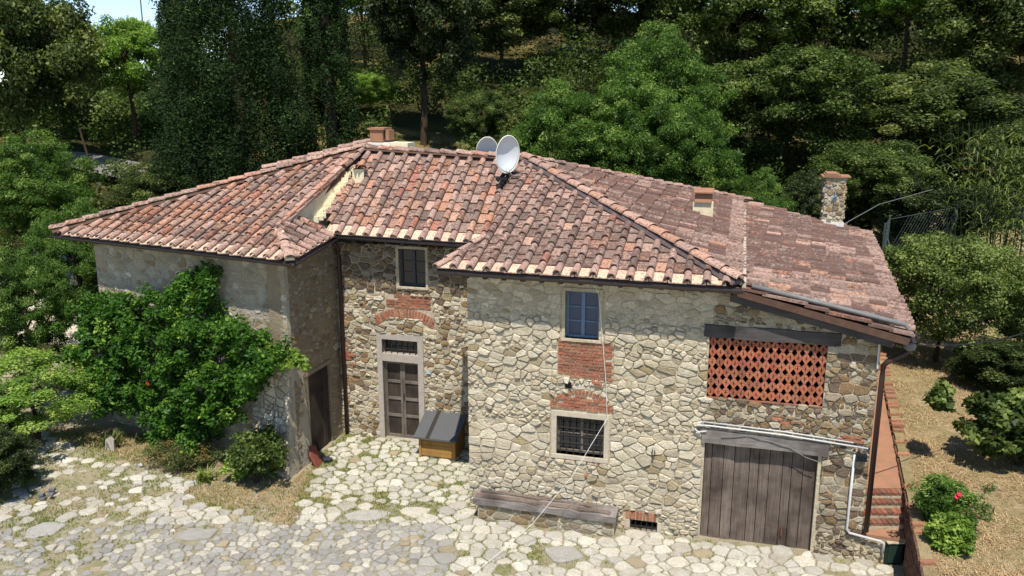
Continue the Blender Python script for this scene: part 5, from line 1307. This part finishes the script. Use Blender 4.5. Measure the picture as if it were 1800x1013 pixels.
for k in range(40): st_ = Vector((R.gauss(0, .9), R.gauss(0, .6), 0)); g.tube([st_, st_ * 1.3 + Z * 3, st_ * 1.7 + Z * 6], .02, 5, .008)
g.build('stem', M['l_oak'], rd)
# fence behind the lean-to
fe = empty('wire_fence', (11.7, 25.8, 1), 'rusty wire mesh fence behind the lean-to roof', 'fence', world=True)
fp = [Vector((11.0, 24.6, 1)), Vector((11.75, 26.0, 1)), Vector((14.5, 27.3, 1.2)), Vector((17.5, 28.5, 1.5))]
for i, p in enumerate(fp): g = G(); g.tube([p, p + Z * 3.7], .03, 6); g.build('post', M['wire'], fe)
g = G(); g.tube([fp[0] + Vector((.9, -1, .2)), fp[1] + Z * 3.0], .02, 5); g.build('brace', M['wire'], fe)
for a, b in zip(fp, fp[1:]):
    for z_ in (1.6, 2.6, 3.6): g = G(); g.tube([a + Z * z_, b + Z * z_], .012, 5); g.build('line_wire', M['wire'], fe)
    g = G(); n = int((b - a).length / .14)
    for k in range(n):
        p, q_ = a.lerp(b, k / n), a.lerp(b, min(1, (k + 6) / n)); g.tube([p + Z * 2.4, q_ + Z * 3.6], .004, 3, caps=False); g.tube([p + Z * 3.6, q_ + Z * 2.4], .004, 3, caps=False)
    g.build('mesh_panel', M['wire'], fe)['kind'] = 'stuff'
# road and pale track
def ribbon(name, pts, wd, mat, dz=.06, n=40):
    V = []
    for i in range(n + 1):
        t = i / n * (len(pts) - 1); k = min(int(t), len(pts) - 2); f = t - k; p = Vector(pts[k]).lerp(Vector(pts[k + 1]), f); d = (Vector(pts[k + 1]) - Vector(pts[k])).normalized(); s_ = Vector((-d.y, d.x))
        for j in range(5): q_ = p + s_ * wd * (j / 4 - .5); V.append((q_.x, q_.y, max(ground_z(q_.x, q_.y), ground_z(p.x, p.y) - .1) + .25 + dz))
    F = [(i * 5 + j, i * 5 + j + 1, (i + 1) * 5 + j + 1, (i + 1) * 5 + j) for i in range(n) for j in range(4)]
    return mesh(name, V, F, M[mat], smooth=True)
tag(ribbon('road', [(-34, 43), (-27, 41.6), (-21, 40.2), (-16, 37.6)], 2.2, 'road'), 'narrow grey road bending through the trees at the left', None, None, 'structure')
V = [(x, y, ground_z(x, y) + .03) for y in (26, 27, 28, 29, 30.5, 32) for x in (-20, -18, -16, -14.5, -13)]
tag(mesh('gravel_track', V, [(j * 5 + i, j * 5 + i + 1, (j + 1) * 5 + i + 1, (j + 1) * 5 + i) for j in range(5) for i in range(4)], M['gravel']), 'pale sunlit gravel track beyond the left wing', None, None, 'structure')
g = G(); q_ = Vector((-18.2, 37, ground_z(-18.2, 37))); g.tube([q_, q_ + Vector((-.5, 0, 2.6))], .06, 6, .04); tag(g.build('wooden_post', M['bark']), 'leaning bare post beside the road', 'post')
g = G(); q_ = Vector((-23.5, 56, ground_z(-23.5, 56))); g.tube([q_, q_ + Vector((0, 0, 15.5 - q_.z))], .05, 6, .04); tag(g.build('pole', M['gutter2']), 'thin distant pole against the patch of sky', 'pole')
for o in bpy.data.objects:
    if '_w' in o.keys(): del o['_w']
kinds = {}
for o in bpy.data.objects:
    if o.parent is None and 'category' in o.keys(): kinds.setdefault(o.name.split('.')[0], []).append(o)
for k, v in kinds.items():
    if len(v) > 1:
        for o in v:
            if 'group' not in o.keys(): o['group'] = k.replace('_', ' ') + 's around the farmhouse'
